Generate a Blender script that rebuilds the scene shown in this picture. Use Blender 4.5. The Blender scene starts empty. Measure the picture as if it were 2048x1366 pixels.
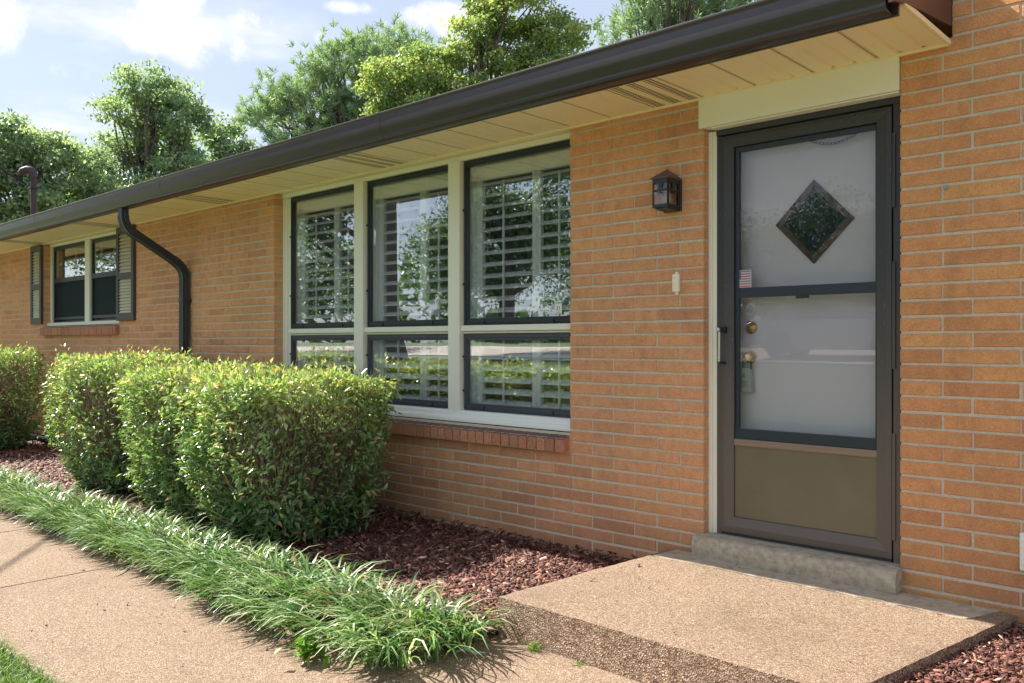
import bpy, math, random
import numpy as np
from mathutils import Vector
random.seed(7); rng = np.random.default_rng(11)
sc = bpy.context.scene; COL = sc.collection
R = math.radians
# ------------------------------------------------------------------ camera
YAW = R(42.8)
cam = bpy.data.objects.new('camera', bpy.data.cameras.new('camera')); COL.objects.link(cam)
cam.location = (0, -4.06, 1.32); cam.rotation_euler = (R(90), 0, YAW)
cam.data.sensor_width = 36; cam.data.lens = 1696 / 2048 * 36; cam.data.shift_y = 3 / 2048
cam.data.clip_start = .05; cam.data.clip_end = 3000
sc.camera = cam
# ------------------------------------------------------------------ world and sun
SUN = Vector((-.978, -.207, 1.0)).normalized()           # towards the sun
w = bpy.data.worlds.new('World'); sc.world = w; w.use_nodes = True
N = w.node_tree.nodes; L = w.node_tree.links; N.clear()
def nn(t, **k):
    n = N.new(t)
    for a, b in k.items(): setattr(n, a, b)
    return n
out = nn('ShaderNodeOutputWorld'); bg = nn('ShaderNodeBackground'); bg.inputs[1].default_value = .15
sky = nn('ShaderNodeTexSky', sky_type='NISHITA', sun_disc=False, sun_elevation=R(45), sun_rotation=math.atan2(SUN.x, SUN.y))
sky.air_density = 1.0; sky.dust_density = 1.0; sky.ozone_density = 1.0
tc = nn('ShaderNodeTexCoord'); sep = nn('ShaderNodeSeparateXYZ'); L.new(tc.outputs['Generated'], sep.inputs[0])
def wm(op, a, b=None, c=None):
    m = nn('ShaderNodeMath', operation=op)
    for i, v in enumerate((a, b, c)):
        if v is None: continue
        if isinstance(v, (int, float)): m.inputs[i].default_value = v
        else: L.new(v, m.inputs[i])
    return m.outputs[0]
zz = wm('MAXIMUM', sep.outputs[2], .04)
cmb = nn('ShaderNodeCombineXYZ'); L.new(wm('DIVIDE', sep.outputs[0], zz), cmb.inputs[0]); L.new(wm('DIVIDE', sep.outputs[1], zz), cmb.inputs[1])
n1 = nn('ShaderNodeTexNoise'); n1.inputs['Scale'].default_value = 1.15; n1.inputs['Detail'].default_value = 9; n1.inputs['Roughness'].default_value = .58
mp = nn('ShaderNodeMapping'); mp.inputs['Location'].default_value = (2.3, 5.1, 1.7); L.new(cmb.outputs[0], mp.inputs[0]); L.new(mp.outputs[0], n1.inputs['Vector'])
base = wm('MULTIPLY', wm('SUBTRACT', n1.outputs[0], .545), 3.0)
# broad cumulus banks: soft ellipses in direction space, their edges broken by fine noise
n2 = nn('ShaderNodeTexNoise'); n2.inputs['Scale'].default_value = 9; n2.inputs['Detail'].default_value = 8; n2.inputs['Roughness'].default_value = .62
L.new(tc.outputs['Generated'], n2.inputs['Vector'])
acc = base
def dirpx(px, py):
    f = Vector((-math.sin(YAW), math.cos(YAW), 0)); r = Vector((math.cos(YAW), math.sin(YAW), 0))
    return (f + r * ((px - 1024) / 1696) + Vector((0, 0, 1)) * ((686 - py) / 1696)).normalized()
for px, py, a, b in ((370, 75, .085, .030), (330, 20, .05, .04), (560, 55, .075, .022), (160, 150, .05, .016), (-10, 40, .04, .05),
                     (690, 15, .03, .01), (900, 40, .05, .02), (-900, 300, .2, .05), (2600, 200, .2, .06), (-300, 420, .16, .03)):
    d = dirpx(px, py); r = Vector((d.y, -d.x, 0)).normalized(); u = r.cross(d)
    vd = nn('ShaderNodeVectorMath', operation='DOT_PRODUCT'); L.new(tc.outputs['Generated'], vd.inputs[0]); vd.inputs[1].default_value = r / a
    vu = nn('ShaderNodeVectorMath', operation='DOT_PRODUCT'); L.new(tc.outputs['Generated'], vu.inputs[0]); vu.inputs[1].default_value = u / b
    vf = nn('ShaderNodeVectorMath', operation='DOT_PRODUCT'); L.new(tc.outputs['Generated'], vf.inputs[0]); vf.inputs[1].default_value = d
    x = wm('SUBTRACT', vd.outputs['Value'], r.dot(d) / a); y = wm('SUBTRACT', vu.outputs['Value'], u.dot(d) / b)
    g = wm('SUBTRACT', 1.0, wm('ADD', wm('MULTIPLY', x, x), wm('MULTIPLY', y, y)))
    g = wm('MULTIPLY', wm('MAXIMUM', g, -3.0), .8)
    g = wm('ADD', g, wm('MULTIPLY', wm('SUBTRACT', n2.outputs[0], .53), 5.0))
    g = wm('MULTIPLY', g, wm('GREATER_THAN', vf.outputs['Value'], .3))
    acc = wm('MAXIMUM', acc, g)
mask = nn('ShaderNodeMapRange', interpolation_type='SMOOTHSTEP'); mask.inputs[1].default_value = -.15; mask.inputs[2].default_value = 1.1; L.new(acc, mask.inputs[0])
fade = nn('ShaderNodeMapRange'); fade.inputs[1].default_value = .02; fade.inputs[2].default_value = .12; L.new(sep.outputs[2], fade.inputs[0])
mixs = nn('ShaderNodeMix', data_type='RGBA'); L.new(wm('MULTIPLY', wm('MULTIPLY', mask.outputs[0], fade.outputs[0]), .85), mixs.inputs[0])
veil = nn('ShaderNodeMix', data_type='RGBA'); veil.inputs[0].default_value = .92; L.new(sky.outputs[0], veil.inputs[6]); veil.inputs[7].default_value = (.86, .97, 1.18, 1)
L.new(veil.outputs[2], mixs.inputs[6]); mixs.inputs[7].default_value = (2.3, 2.17, 2.1, 1)
L.new(mixs.outputs[2], bg.inputs[0]); L.new(bg.outputs[0], out.inputs[0])
sl = bpy.data.lights.new('sun', 'SUN'); sl.energy = 2.7; sl.angle = R(.55); sl.color = (1, .93, .82)
so = bpy.data.objects.new('sun', sl); COL.objects.link(so); so.rotation_euler = SUN.to_track_quat('Z', 'Y').to_euler(); so.location = (-20, -10, 25)
sc.view_settings.view_transform = 'Standard'; sc.view_settings.look = 'None'; sc.view_settings.gamma = 1; sc.view_settings.exposure = 2.1
sc.view_settings.use_curve_mapping = False
sc.render.engine = 'CYCLES'; sc.cycles.max_bounces = 10; sc.cycles.transparent_max_bounces = 16
# ------------------------------------------------------------------ materials
class MT:
    def __init__(s, name):
        s.m = bpy.data.materials.new(name); s.m.use_nodes = True; s.t = s.m.node_tree; s.N = s.t.nodes; s.L = s.t.links; s.N.clear()
        s.out = s.N.new('ShaderNodeOutputMaterial'); s.b = s.N.new('ShaderNodeBsdfPrincipled'); s.L.new(s.b.outputs[0], s.out.inputs[0])
        s.pos = s.N.new('ShaderNodeNewGeometry').outputs['Position']
    def set(s, **k):
        for a, v in k.items():
            i = s.b.inputs[a.replace('_', ' ')]
            if hasattr(v, 'links') or hasattr(v, 'is_linked'): s.L.new(v, i)
            elif isinstance(v, tuple): i.default_value = (*v, 1) if len(v) == 3 else v
            else: i.default_value = v
        return s
    def noise(s, scale, detail=4, rough=.55, stretch=None, vec=None, dist=0):
        n = s.N.new('ShaderNodeTexNoise'); n.inputs['Scale'].default_value = scale; n.inputs['Detail'].default_value = detail
        n.inputs['Roughness'].default_value = rough; n.inputs['Distortion'].default_value = dist
        v = vec or s.pos
        if stretch:
            m = s.N.new('ShaderNodeVectorMath'); m.operation = 'MULTIPLY'; s.L.new(v, m.inputs[0]); m.inputs[1].default_value = stretch; v = m.outputs[0]
        s.L.new(v, n.inputs['Vector']); return n.outputs[0]
    def voro(s, scale, feature='F1', out=0, rnd=1):
        n = s.N.new('ShaderNodeTexVoronoi'); n.feature = feature; n.inputs['Scale'].default_value = scale; n.inputs['Randomness'].default_value = rnd
        s.L.new(s.pos, n.inputs['Vector']); return n.outputs[out]
    def ramp(s, fac, stops, mode='LINEAR'):
        r = s.N.new('ShaderNodeValToRGB'); e = r.color_ramp.elements; r.color_ramp.interpolation = mode
        while len(e) < len(stops): e.new(.5)
        for i, (p, c) in enumerate(stops): e[i].position = p; e[i].color = (*c, 1)
        s.L.new(fac, r.inputs[0]); return r.outputs[0]
    def mix(s, fac, a, b, blend='MIX'):
        m = s.N.new('ShaderNodeMix'); m.data_type = 'RGBA'; m.blend_type = blend
        for i, v in ((0, fac), (6, a), (7, b)):
            if isinstance(v, (int, float)): m.inputs[i].default_value = v
            elif isinstance(v, tuple): m.inputs[i].default_value = (*v, 1)
            else: s.L.new(v, m.inputs[i])
        return m.outputs[2]
    def math(s, op, a, b=0, c=0):
        m = s.N.new('ShaderNodeMath'); m.operation = op
        for i, v in enumerate((a, b, c)):
            if isinstance(v, (int, float)): m.inputs[i].default_value = v
            else: s.L.new(v, m.inputs[i])
        return m.outputs[0]
    def bump(s, h, strength=.3, dist=.01, prev=None):
        b = s.N.new('ShaderNodeBump'); b.inputs['Strength'].default_value = strength; b.inputs['Distance'].default_value = dist
        s.L.new(h, b.inputs['Height'])
        if prev: s.L.new(prev, b.inputs['Normal'])
        return b.outputs[0]
    def attr(s, n='rnd'):
        a = s.N.new('ShaderNodeAttribute'); a.attribute_name = n; return a.outputs['Fac']
    def sepz(s):
        q = s.N.new('ShaderNodeSeparateXYZ'); s.L.new(s.pos, q.inputs[0]); return q.outputs
def simple(name, col, rough=.5, metal=0, spec=.5, mott=.12, scale=9, bump=0, bscale=60):
    m = MT(name); n = m.noise(scale, 6, .6)
    c = m.mix(m.math('MULTIPLY', n, mott * 2), tuple(min(1, x * (1 + mott)) for x in col), tuple(x * (1 - mott * 2.2) for x in col))
    m.set(Base_Color=c, Roughness=rough, Metallic=metal, Specular_IOR_Level=spec)
    if bump: m.set(Normal=m.bump(m.noise(bscale, 4), bump, .003))
    return m.m
def brick_mat(name, use_obj):
    m = MT(name)
    if use_obj: r = m.N.new('ShaderNodeObjectInfo').outputs['Random']
    else: r = m.attr()
    c = m.ramp(r, [(0, (.66, .325, .190)), (.15, (.76, .400, .220)), (.4, (.82, .425, .235)), (.6, (.76, .385, .215)), (.85, (.82, .455, .230)), (1, (.78, .395, .220))])
    n = m.noise(150, 3, .75, None, None, 1.2); c = m.mix(1, c, m.ramp(n, [(.32, (.72, .69, .66)), (.47, (.97, .96, .95)), (.55, (1.04, 1.03, 1.02)), (.68, (1.26, 1.24, 1.18))]), 'MULTIPLY')
    xx = m.sepz()[0]; c = m.mix(m.math('MULTIPLY', m.math('GREATER_THAN', xx, -1.6), .9), c, m.mix(1, c, (1.0, .94, .79), 'MULTIPLY'))  # bricks right of the door tinted warmer: stoop bounce light put into the colour
    n0 = m.noise(16, 4, .6); c = m.mix(.7, c, m.ramp(n0, [(.3, (.86, .80, .80)), (.6, (1.08, 1.08, 1.0))]), 'MULTIPLY')
    big = m.noise(1.1, 4, .5); c = m.mix(.5, c, m.ramp(big, [(.35, (.80, .80, .84)), (.6, (1.08, 1.05, 1))]), 'MULTIPLY')
    dr_ = m.noise(5, 7, .72, (1, 1, .22)); c = m.mix(m.math('MAXIMUM', m.math('MULTIPLY', m.math('SUBTRACT', dr_, .55), 1.8), 0), c, (.20, .13, .09)); st = m.noise(7, 6, .7, (1, 1, .5)); c = m.mix(m.math('MULTIPLY', m.math('GREATER_THAN', st, .74), .25), c, (.5, .38, .28))
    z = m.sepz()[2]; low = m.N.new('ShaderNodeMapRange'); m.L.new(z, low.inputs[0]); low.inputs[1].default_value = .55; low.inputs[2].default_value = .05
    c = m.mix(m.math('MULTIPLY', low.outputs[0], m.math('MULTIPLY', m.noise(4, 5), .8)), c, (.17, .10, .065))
    worm = m.noise(95, 3, .5, None, None, 2.6)
    h = m.math('ADD', m.math('MULTIPLY', worm, 1.0), m.math('MULTIPLY', n, .6))
    m.set(Base_Color=c, Roughness=.88, Specular_IOR_Level=.25, Normal=m.bump(h, .8, .006)); return m.m
M = {}
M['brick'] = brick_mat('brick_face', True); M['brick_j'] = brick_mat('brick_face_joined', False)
m = MT('mortar'); n = m.noise(60, 5, .7)
m.set(Base_Color=m.mix(m.math('MULTIPLY', m.noise(3, 4), 1), m.ramp(n, [(.3, (.48, .42, .32)), (.7, (.80, .71, .57))]), (.63, .555, .43)), Roughness=.95, Normal=m.bump(n, .6, .004)); M['mortar'] = m.m
m = MT('sill_brick_face'); n = m.noise(110, 4, .7); r_i = m.N.new('ShaderNodeObjectInfo').outputs['Random']
c = m.mix(1, m.ramp(r_i, [(0, (.42, .20, .13)), (.5, (.58, .28, .16)), (1, (.52, .22, .14))]), m.ramp(n, [(.3, (.6, .58, .56)), (.65, (1.25, 1.2, 1.15))]), 'MULTIPLY')
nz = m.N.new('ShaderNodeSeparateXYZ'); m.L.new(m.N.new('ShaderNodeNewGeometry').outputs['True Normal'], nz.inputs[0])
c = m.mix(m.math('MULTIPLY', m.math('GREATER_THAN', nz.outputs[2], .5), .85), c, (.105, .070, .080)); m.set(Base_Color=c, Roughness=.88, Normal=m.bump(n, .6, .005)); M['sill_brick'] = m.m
M['cream'] = simple('cream_painted_trim', (.86, .85, .73), .45, mott=.06)
M['white'] = simple('white_painted_trim', (.84, .84, .80), .45, mott=.06)
M['soffit'] = simple('cream_vinyl_soffit', (.90, .77, .50), .5, mott=.09, scale=3)
M['seam'] = simple('soffit_seam', (.20, .15, .09), .8)
M['slot'] = simple('dark_vent_slot', (.07, .05, .03), .8)
m = MT('brown_gutter_metal'); n = m.noise(14, 5, .6, (.15, 1, 1))
m.set(Base_Color=m.mix(n, (.026, .018, .020), (.040, .029, .032)), Roughness=.30, Specular_IOR_Level=.75, Normal=m.bump(m.noise(3, 2), .05, .01)); M['gutter'] = m.m
M['rake'] = simple('maroon_fascia_paint', (.085, .035, .034), .38, mott=.15)
M['bronze'] = simple('dark_bronze_aluminium', (.052, .050, .056), .42, metal=.25, mott=.25, scale=24)
m = MT('weathered_bronze_door_frame'); n = m.noise(26, 7, .7); z = m.sepz()[2]
wz = m.N.new('ShaderNodeMapRange'); m.L.new(z, wz.inputs[0]); wz.inputs[1].default_value = 1.7; wz.inputs[2].default_value = .7
c = m.mix(m.math('MULTIPLY', wz.outputs[0], .9), (.050, .050, .056), (.155, .125, .105)); c = m.mix(m.math('MULTIPLY', m.math('GREATER_THAN', n, .66), .5), c, (.20, .18, .15))
sp = m.noise(160, 2, .5); c = m.mix(m.math('MULTIPLY', m.math('GREATER_THAN', sp, .74), .6), c, (.45, .43, .40))
sc2 = m.noise(9, 8, .8, (1, 1, .35)); c = m.mix(m.math('MULTIPLY', m.math('GREATER_THAN', sc2, .68), .45), c, (.17, .15, .13)); m.set(Base_Color=c, Roughness=m.math('ADD', .32, m.math('MULTIPLY', n, .3)), Metallic=.15); M['door_frame'] = m.m
M['navy'] = simple('black_sash_frame', (.020, .030, .042), .4, mott=.2, scale=40)
M['navy2'] = simple('storm_sash_frame', (.060, .066, .085), .38, mott=.25, scale=30)
M['tan'] = simple('tan_weathered_rail', (.30, .21, .155), .5, mott=.2, scale=30)
m = MT('taupe_kick_panel'); n = m.noise(3.5, 5, .6)
n_ = m.noise(2.2, 8, .7); m.set(Base_Color=m.mix(m.math('MULTIPLY', m.math('GREATER_THAN', m.noise(90, 3, .6, (1, 1, .3)), .72), .4), m.mix(n_, (.125, .10, .065), (.255, .21, .13)), (.30, .26, .19)), Roughness=.42, Metallic=.1, Normal=m.bump(m.noise(420, 2), .12, .001)); M['panel'] = m.m
m = MT('pale_door_paint'); n = m.noise(2.2, 4)
wv = m.math('MULTIPLY', m.noise(420, 2, .5, (.12, 1, 1)), 1); wv2 = m.noise(420, 2, .5, (1, 1, .12))
c = m.mix(m.math('MULTIPLY', m.math('ADD', wv, wv2), .3), (.68, .71, .735), (.50, .54, .57)); m.set(Base_Color=c, Roughness=.6); M['door'] = m.m
M['door_brown'] = simple('brown_diamond_moulding', (.060, .038, .036), .45, mott=.2)
M['brass'] = simple('polished_brass', (.62, .45, .16), .25, metal=1, mott=.1)
M['chrome'] = simple('satin_steel', (.6, .6, .58), .25, metal=1, mott=.1)
M['black'] = simple('black_plastic', (.018, .020, .024), .4)
M['lockgrey'] = simple('grey_plastic_case', (.30, .34, .37), .45)
M['lantern'] = simple('black_lantern_metal', (.030, .036, .044), .48, mott=.3, scale=60)
M['lantern_roof'] = simple('faded_lantern_roof', (.10, .082, .078), .5, mott=.2, scale=60)
M['bulb'] = simple('white_glass_bulb', (.8, .78, .74), .3)
M['ivory'] = simple('ivory_plastic', (.88, .78, .62), .5, mott=.1, scale=30)
M['slat'] = simple('white_shutter_slat', (.88, .89, .88), .5, mott=.04)
M['room'] = simple('room_wall', (.30, .46, .52), .8); M['roomfloor'] = simple('room_floor', (.26, .24, .22), .6)
M['louver'] = simple('cream_shutter_louver', (.60, .60, .46), .55, mott=.08)
M['shutter'] = simple('brown_shutter_frame', (.070, .060, .066), .5, mott=.15)
M['pipe'] = simple('dark_downspout_metal', (.032, .036, .050), .36, mott=.2)
M['rust'] = simple('rusty_painted_pipe', (.075, .045, .052), .6, mott=.4, scale=30)
M['cable'] = simple('black_cable', (.015, .015, .018), .7)
M['drain'] = simple('black_drain_pipe', (.012, .030, .055), .4, mott=.2)
M['shingle'] = simple('brown_shingle', (.10, .085, .075), .95, bump=.5, bscale=90)
M['screen'] = simple('insect_screen', (.008, .020, .030), .7, spec=.2, mott=.1)
def glass(name, refl, tint=(.93, .97, .96)):
    m = MT(name); m.N.remove(m.b)
    t = m.N.new('ShaderNodeBsdfTransparent'); t.inputs[0].default_value = (*tint, 1)
    g = m.N.new('ShaderNodeBsdfGlossy'); g.inputs['Roughness'].default_value = .0; g.inputs[0].default_value = (.95, .97, 1, 1)
    wob = m.bump(m.noise(1.6, 1, .4), .02, .02); m.L.new(wob, g.inputs['Normal'])
    f = m.N.new('ShaderNodeFresnel'); f.inputs[0].default_value = 1.5
    mx = m.N.new('ShaderNodeMixShader'); k = m.math('MINIMUM', m.math('MULTIPLY', f.outputs[0], refl), .5)
    m.L.new(k, mx.inputs[0]); m.L.new(t.outputs[0], mx.inputs[1]); m.L.new(g.outputs[0], mx.inputs[2]); m.L.new(mx.outputs[0], m.out.inputs[0]); return m.m
M['glass'] = glass('window_glass', 2.3, (.98, 1, 1)); M['glass_door'] = glass('door_glass', .8, (.97, .95, .96)); M['glass_lamp'] = glass('lamp_glass', 1.0, (.8, .78, .72))
# ground materials
m = MT('exposed_aggregate_concrete'); v = m.voro(240, 'F1', 1); d = m.voro(240, 'F1', 0); n = m.noise(300, 3, .7); b = m.noise(1.9, 8, .66)
z = m.N.new('ShaderNodeSeparateColor'); m.L.new(v, z.inputs[0])
c = m.ramp(z.outputs[0], [(0, (.12, .072, .044)), (.3, (.21, .145, .098)), (.7, (.31, .225, .160)), (1, (.47, .38, .30))])
c = m.mix(.9, c, m.ramp(n, [(.3, (.55, .50, .46)), (.55, (1.05, 1.03, 1)), (.7, (1.4, 1.38, 1.35))]), 'MULTIPLY')
c = m.mix(.55, c, m.ramp(b, [(.34, (.70, .66, .62)), (.44, (.92, .90, .88)), (.58, (1.02, 1.01, 1.0)), (.70, (1.14, 1.13, 1.11))]), 'MULTIPLY')
c = m.mix(m.math('MULTIPLY', m.math('GREATER_THAN', m.noise(13, 9, .8), .69), .35), c, (.13, .10, .075))
m.set(Base_Color=c, Roughness=.9, Normal=m.bump(m.math('ADD', d, m.math('MULTIPLY', n, .5)), .6, .004)); M['aggregate'] = m.m
m = MT('smooth_worn_concrete'); n = m.noise(25, 7, .65); n3 = m.noise(300, 3)
c = m.ramp(n, [(.3, (.32, .265, .195)), (.55, (.50, .425, .32)), (.75, (.60, .52, .41))]); c = m.mix(m.math('MULTIPLY', m.math('GREATER_THAN', m.noise(11, 7, .75), .62), .35), c, (.14, .12, .08))
m.set(Base_Color=c, Roughness=.9, Normal=m.bump(m.math('ADD', n, m.math('MULTIPLY', n3, .4)), .6, .006)); M['concrete'] = m.m
m = MT('weathered_aggregate_side'); v = m.voro(150, 'F1', 1); d = m.voro(150, 'F1', 0); b = m.noise(7, 7, .7)
z = m.N.new('ShaderNodeSeparateColor'); m.L.new(v, z.inputs[0])
c = m.ramp(z.outputs[0], [(0, (.10, .058, .035)), (.35, (.30, .18, .11)), (.7, (.45, .31, .22)), (1, (.66, .54, .44))])
c = m.mix(m.ramp(b, [(.35, (0, 0, 0)), (.75, (.6, .6, .6))]), c, (.19, .14, .085))
m.set(Base_Color=c, Roughness=.9, Normal=m.bump(d, .9, .006)); M['aggregate_side'] = m.m
m = MT('mulch_soil'); n = m.noise(60, 5, .7); m.set(Base_Color=m.ramp(n, [(.3, (.018, .009, .007)), (.7, (.085, .035, .025))]), Roughness=.95, Normal=m.bump(n, 1, .02)); M['mulch_soil'] = m.m
m = MT('bark_chip'); r = m.attr()
c = m.ramp(r, [(0, (.045, .016, .014)), (.4, (.125, .043, .033)), (.75, (.25, .095, .065)), (.95, (.42, .21, .14)), (1, (.60, .44, .34))])
m.set(Base_Color=m.mix(.5, c, m.ramp(m.noise(120, 4, .7, (1, 1, 1)), [(.3, (.5, .5, .5)), (.7, (1.2, 1.2, 1.2))]), 'MULTIPLY'), Roughness=.68, Specular_IOR_Level=.5); M['chip'] = m.m
m = MT('lawn_ground'); n = m.noise(2, 6, .6); n2_ = m.noise(70, 4, .7); c = m.mix(.6, m.ramp(n, [(.3, (.07, .115, .035)), (.7, (.13, .18, .06))]), m.ramp(n2_, [(.3, (.5, .5, .4)), (.7, (1.3, 1.3, 1.2))]), 'MULTIPLY')
m.set(Base_Color=c, Roughness=.9, Normal=m.bump(n2_, .8, .03)); M['lawn'] = m.m
M['drive'] = simple('pale_drive_concrete', (.48, .42, .37), .9, mott=.12, scale=2)
def leaf_mat(name, stops, rough=.42, trans=.35, spec=.5):
    m = MT(name); c = m.ramp(m.attr(), stops); m.set(Base_Color=c, Roughness=rough, Specular_IOR_Level=spec)
    t = m.N.new('ShaderNodeBsdfTranslucent'); m.L.new(m.mix(.6, c, (1.5, 1.7, .5), 'MULTIPLY'), t.inputs[0])
    x = m.N.new('ShaderNodeMixShader'); x.inputs[0].default_value = trans
    m.L.new(m.b.outputs[0], x.inputs[1]); m.L.new(t.outputs[0], x.inputs[2]); m.L.new(x.outputs[0], m.out.inputs[0]); return m.m
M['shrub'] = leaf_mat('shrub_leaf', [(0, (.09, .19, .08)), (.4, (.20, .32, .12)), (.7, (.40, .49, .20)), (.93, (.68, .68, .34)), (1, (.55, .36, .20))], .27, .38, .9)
M['twig'] = leaf_mat('shrub_twig', [(0, (.20, .13, .09)), (.6, (.38, .28, .20)), (1, (.52, .42, .32))], .8, .02)
M['liriope'] = leaf_mat('liriope_blade', [(0, (.34, .25, .13)), (.025, (.30, .24, .12)), (.035, (.03, .085, .035)), (.35, (.09, .20, .065)), (.65, (.23, .38, .11)), (.85, (.36, .48, .24)), (1, (.74, .78, .64))], .30, .35, .8)
M['grass'] = leaf_mat('lawn_blade', [(0, (.06, .15, .02)), (.6, (.13, .26, .03)), (1, (.26, .36, .07))], .45, .4)
M['tree'] = leaf_mat('tree_leaf', [(0, (.10, .18, .14)), (.5, (.26, .35, .25)), (.85, (.46, .53, .36)), (1, (.66, .70, .50))], .35, .5)
M['shade_leaf'] = leaf_mat('shade_tree_leaf', [(0, (.06, .11, .06)), (.6, (.14, .21, .10)), (1, (.26, .33, .15))], .42, .35)
M['maple'] = leaf_mat('maple_leaf', [(0, (.10, .18, .11)), (.4, (.24, .33, .16)), (.75, (.46, .49, .21)), (1, (.70, .64, .30))], .35, .5)
M['pine'] = leaf_mat('pine_needle', [(0, (.20, .31, .23)), (.6, (.36, .48, .31)), (.9, (.50, .60, .34)), (1, (.60, .60, .36))], .5, .35)
M['bark'] = simple('tree_bark', (.13, .105, .085), .9, mott=.3, scale=6, bump=.6, bscale=12)
# ------------------------------------------------------------------ helpers
def link(name, me, mat, parent=None):
    o = bpy.data.objects.new(name, me); COL.objects.link(o)
    if mat is not None and not me.materials: me.materials.append(M[mat] if isinstance(mat, str) else mat)
    if parent: o.parent = parent
    return o
def tag(o, label=None, cat=None, group=None, kind=None):
    for k, v in (('label', label), ('category', cat), ('group', group), ('kind', kind)):
        if v: o[k] = v
    return o
def empty(name, loc, label, cat, group=None):
    o = bpy.data.objects.new(name, None); COL.objects.link(o); o.location = loc; o.empty_display_size = .2
    return tag(o, label, cat, group)
class MB:
    def __init__(s): s.v = []; s.f = []; s.r = []
    def add(s, vs, fs, r=None):
        b = len(s.v); s.v += [tuple(v) for v in vs]; s.f += [tuple(b + i for i in f) for f in fs]
        s.r += [random.random() if r is None else r] * len(fs); return s
    def box(s, x0, x1, y0, y1, z0, z1, r=None):
        vs = [(x0, y0, z0), (x1, y0, z0), (x1, y1, z0), (x0, y1, z0), (x0, y0, z1), (x1, y0, z1), (x1, y1, z1), (x0, y1, z1)]
        return s.add(vs, [(0, 3, 2, 1), (4, 5, 6, 7), (0, 1, 5, 4), (1, 2, 6, 5), (2, 3, 7, 6), (3, 0, 4, 7)], r)
    def cbox(s, x0, x1, y0, y1, z0, z1, c=.003, r=None):   # box with chamfered front (-y) edges
        f = [(x0, z0), (x1, z0), (x1, z1), (x0, z1)]; i = [(x0 + c, z0 + c), (x1 - c, z0 + c), (x1 - c, z1 - c), (x0 + c, z1 - c)]
        vs = [(a, y0, b) for a, b in i] + [(a, y0 + c, b) for a, b in f] + [(a, y1, b) for a, b in f]
        fs = [(0, 1, 2, 3)] + [(4 + k, 4 + (k + 1) % 4, (k + 1) % 4, k) for k in range(4)] + [(8 + k, 8 + (k + 1) % 4, 4 + (k + 1) % 4, 4 + k) for k in range(4)] + [(11, 10, 9, 8)]
        return s.add(vs, fs, r)
    def prism(s, prof, x0, x1, axis='x', cap=True, closed=True, r=None):   # profile of (y,z) run along x, or (x,z) along y
        n = len(prof); f = (lambda a, p: (a, p[0], p[1])) if axis == 'x' else (lambda a, p: (p[0], a, p[1])) if axis == 'y' else (lambda a, p: (p[0], p[1], a))
        vs = [f(x0, p) for p in prof] + [f(x1, p) for p in prof]
        fs = [(i, (i + 1) % n, n + (i + 1) % n, n + i) for i in range(n if closed else n - 1)]
        if cap and closed: fs += [tuple(range(n))[::-1], tuple(range(n, 2 * n))]
        return s.add(vs, fs, r)
    def tube(s, pts, rad, n=8, cap=True, r=None):
        pts = [Vector(p) for p in pts]; rad = rad if isinstance(rad, (list, tuple)) else [rad] * len(pts); vs = []; up = None
        for i, p in enumerate(pts):
            t = (pts[min(i + 1, len(pts) - 1)] - pts[max(i - 1, 0)]).normalized()
            if up is None: up = t.orthogonal().normalized()
            up = (up - t * up.dot(t)).normalized(); w_ = t.cross(up)
            vs += [p + (up * math.cos(a) + w_ * math.sin(a)) * rad[i] for a in (2 * math.pi * k / n for k in range(n))]
        fs = [(i * n + k, i * n + (k + 1) % n, (i + 1) * n + (k + 1) % n, (i + 1) * n + k) for i in range(len(pts) - 1) for k in range(n)]
        if cap: fs += [tuple(range(n))[::-1], tuple(range((len(pts) - 1) * n, len(pts) * n))]
        return s.add(vs, fs, r)
    def lathe(s, prof, c, n=20, axis='z', r=None):   # prof: (radius, height)
        vs = []
        for R_, h in prof:
            for k in range(n):
                a = 2 * math.pi * k / n; p = (R_ * math.cos(a), R_ * math.sin(a), h)
                if axis == 'y': p = (p[0], -p[2], p[1])
                vs.append((c[0] + p[0], c[1] + p[1], c[2] + p[2]))
        return s.add(vs, [(i * n + k, i * n + (k + 1) % n, (i + 1) * n + (k + 1) % n, (i + 1) * n + k) for i in range(len(prof) - 1) for k in range(n)], r)
    def build(s, name, mat, parent=None, smooth=False, wob=0):
        me = bpy.data.meshes.new(name)
        if wob: s.v = [tuple(c + random.uniform(-wob, wob) for c in v) for v in s.v]
        me.from_pydata(s.v, [], s.f); me.update()
        a = me.attributes.new('rnd', 'FLOAT', 'FACE'); a.data.foreach_set('value', np.array(s.r, dtype=np.float32))
        if smooth:
            me.polygons.foreach_set('use_smooth', [True] * len(me.polygons)); me.set_sharp_from_angle(angle=R(40))
        o = link(name, me, mat, parent); return o
def bevel(o, wdt=.004, seg=2):
    b = o.modifiers.new('bevel', 'BEVEL'); b.width = wdt; b.segments = seg; b.limit_method = 'ANGLE'; return o
def np_mesh(name, V, F, mat, rnd=None, parent=None, smooth=False):
    me = bpy.data.meshes.new(name); nf, k = F.shape
    me.vertices.add(len(V)); me.vertices.foreach_set('co', V.astype(np.float32).ravel())
    me.loops.add(nf * k); me.loops.foreach_set('vertex_index', F.astype(np.int32).ravel())
    me.polygons.add(nf); me.polygons.foreach_set('loop_start', np.arange(0, nf * k, k, dtype=np.int32))
    if rnd is not None:
        a = me.attributes.new('rnd', 'FLOAT', 'FACE'); a.data.foreach_set('value', rnd.astype(np.float32))
    if smooth: me.polygons.foreach_set('use_smooth', [True] * nf)
    me.update(calc_edges=True); return link(name, me, mat, parent)
def nrm(a): return a / np.maximum(np.linalg.norm(a, axis=1, keepdims=True), 1e-9)
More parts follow.
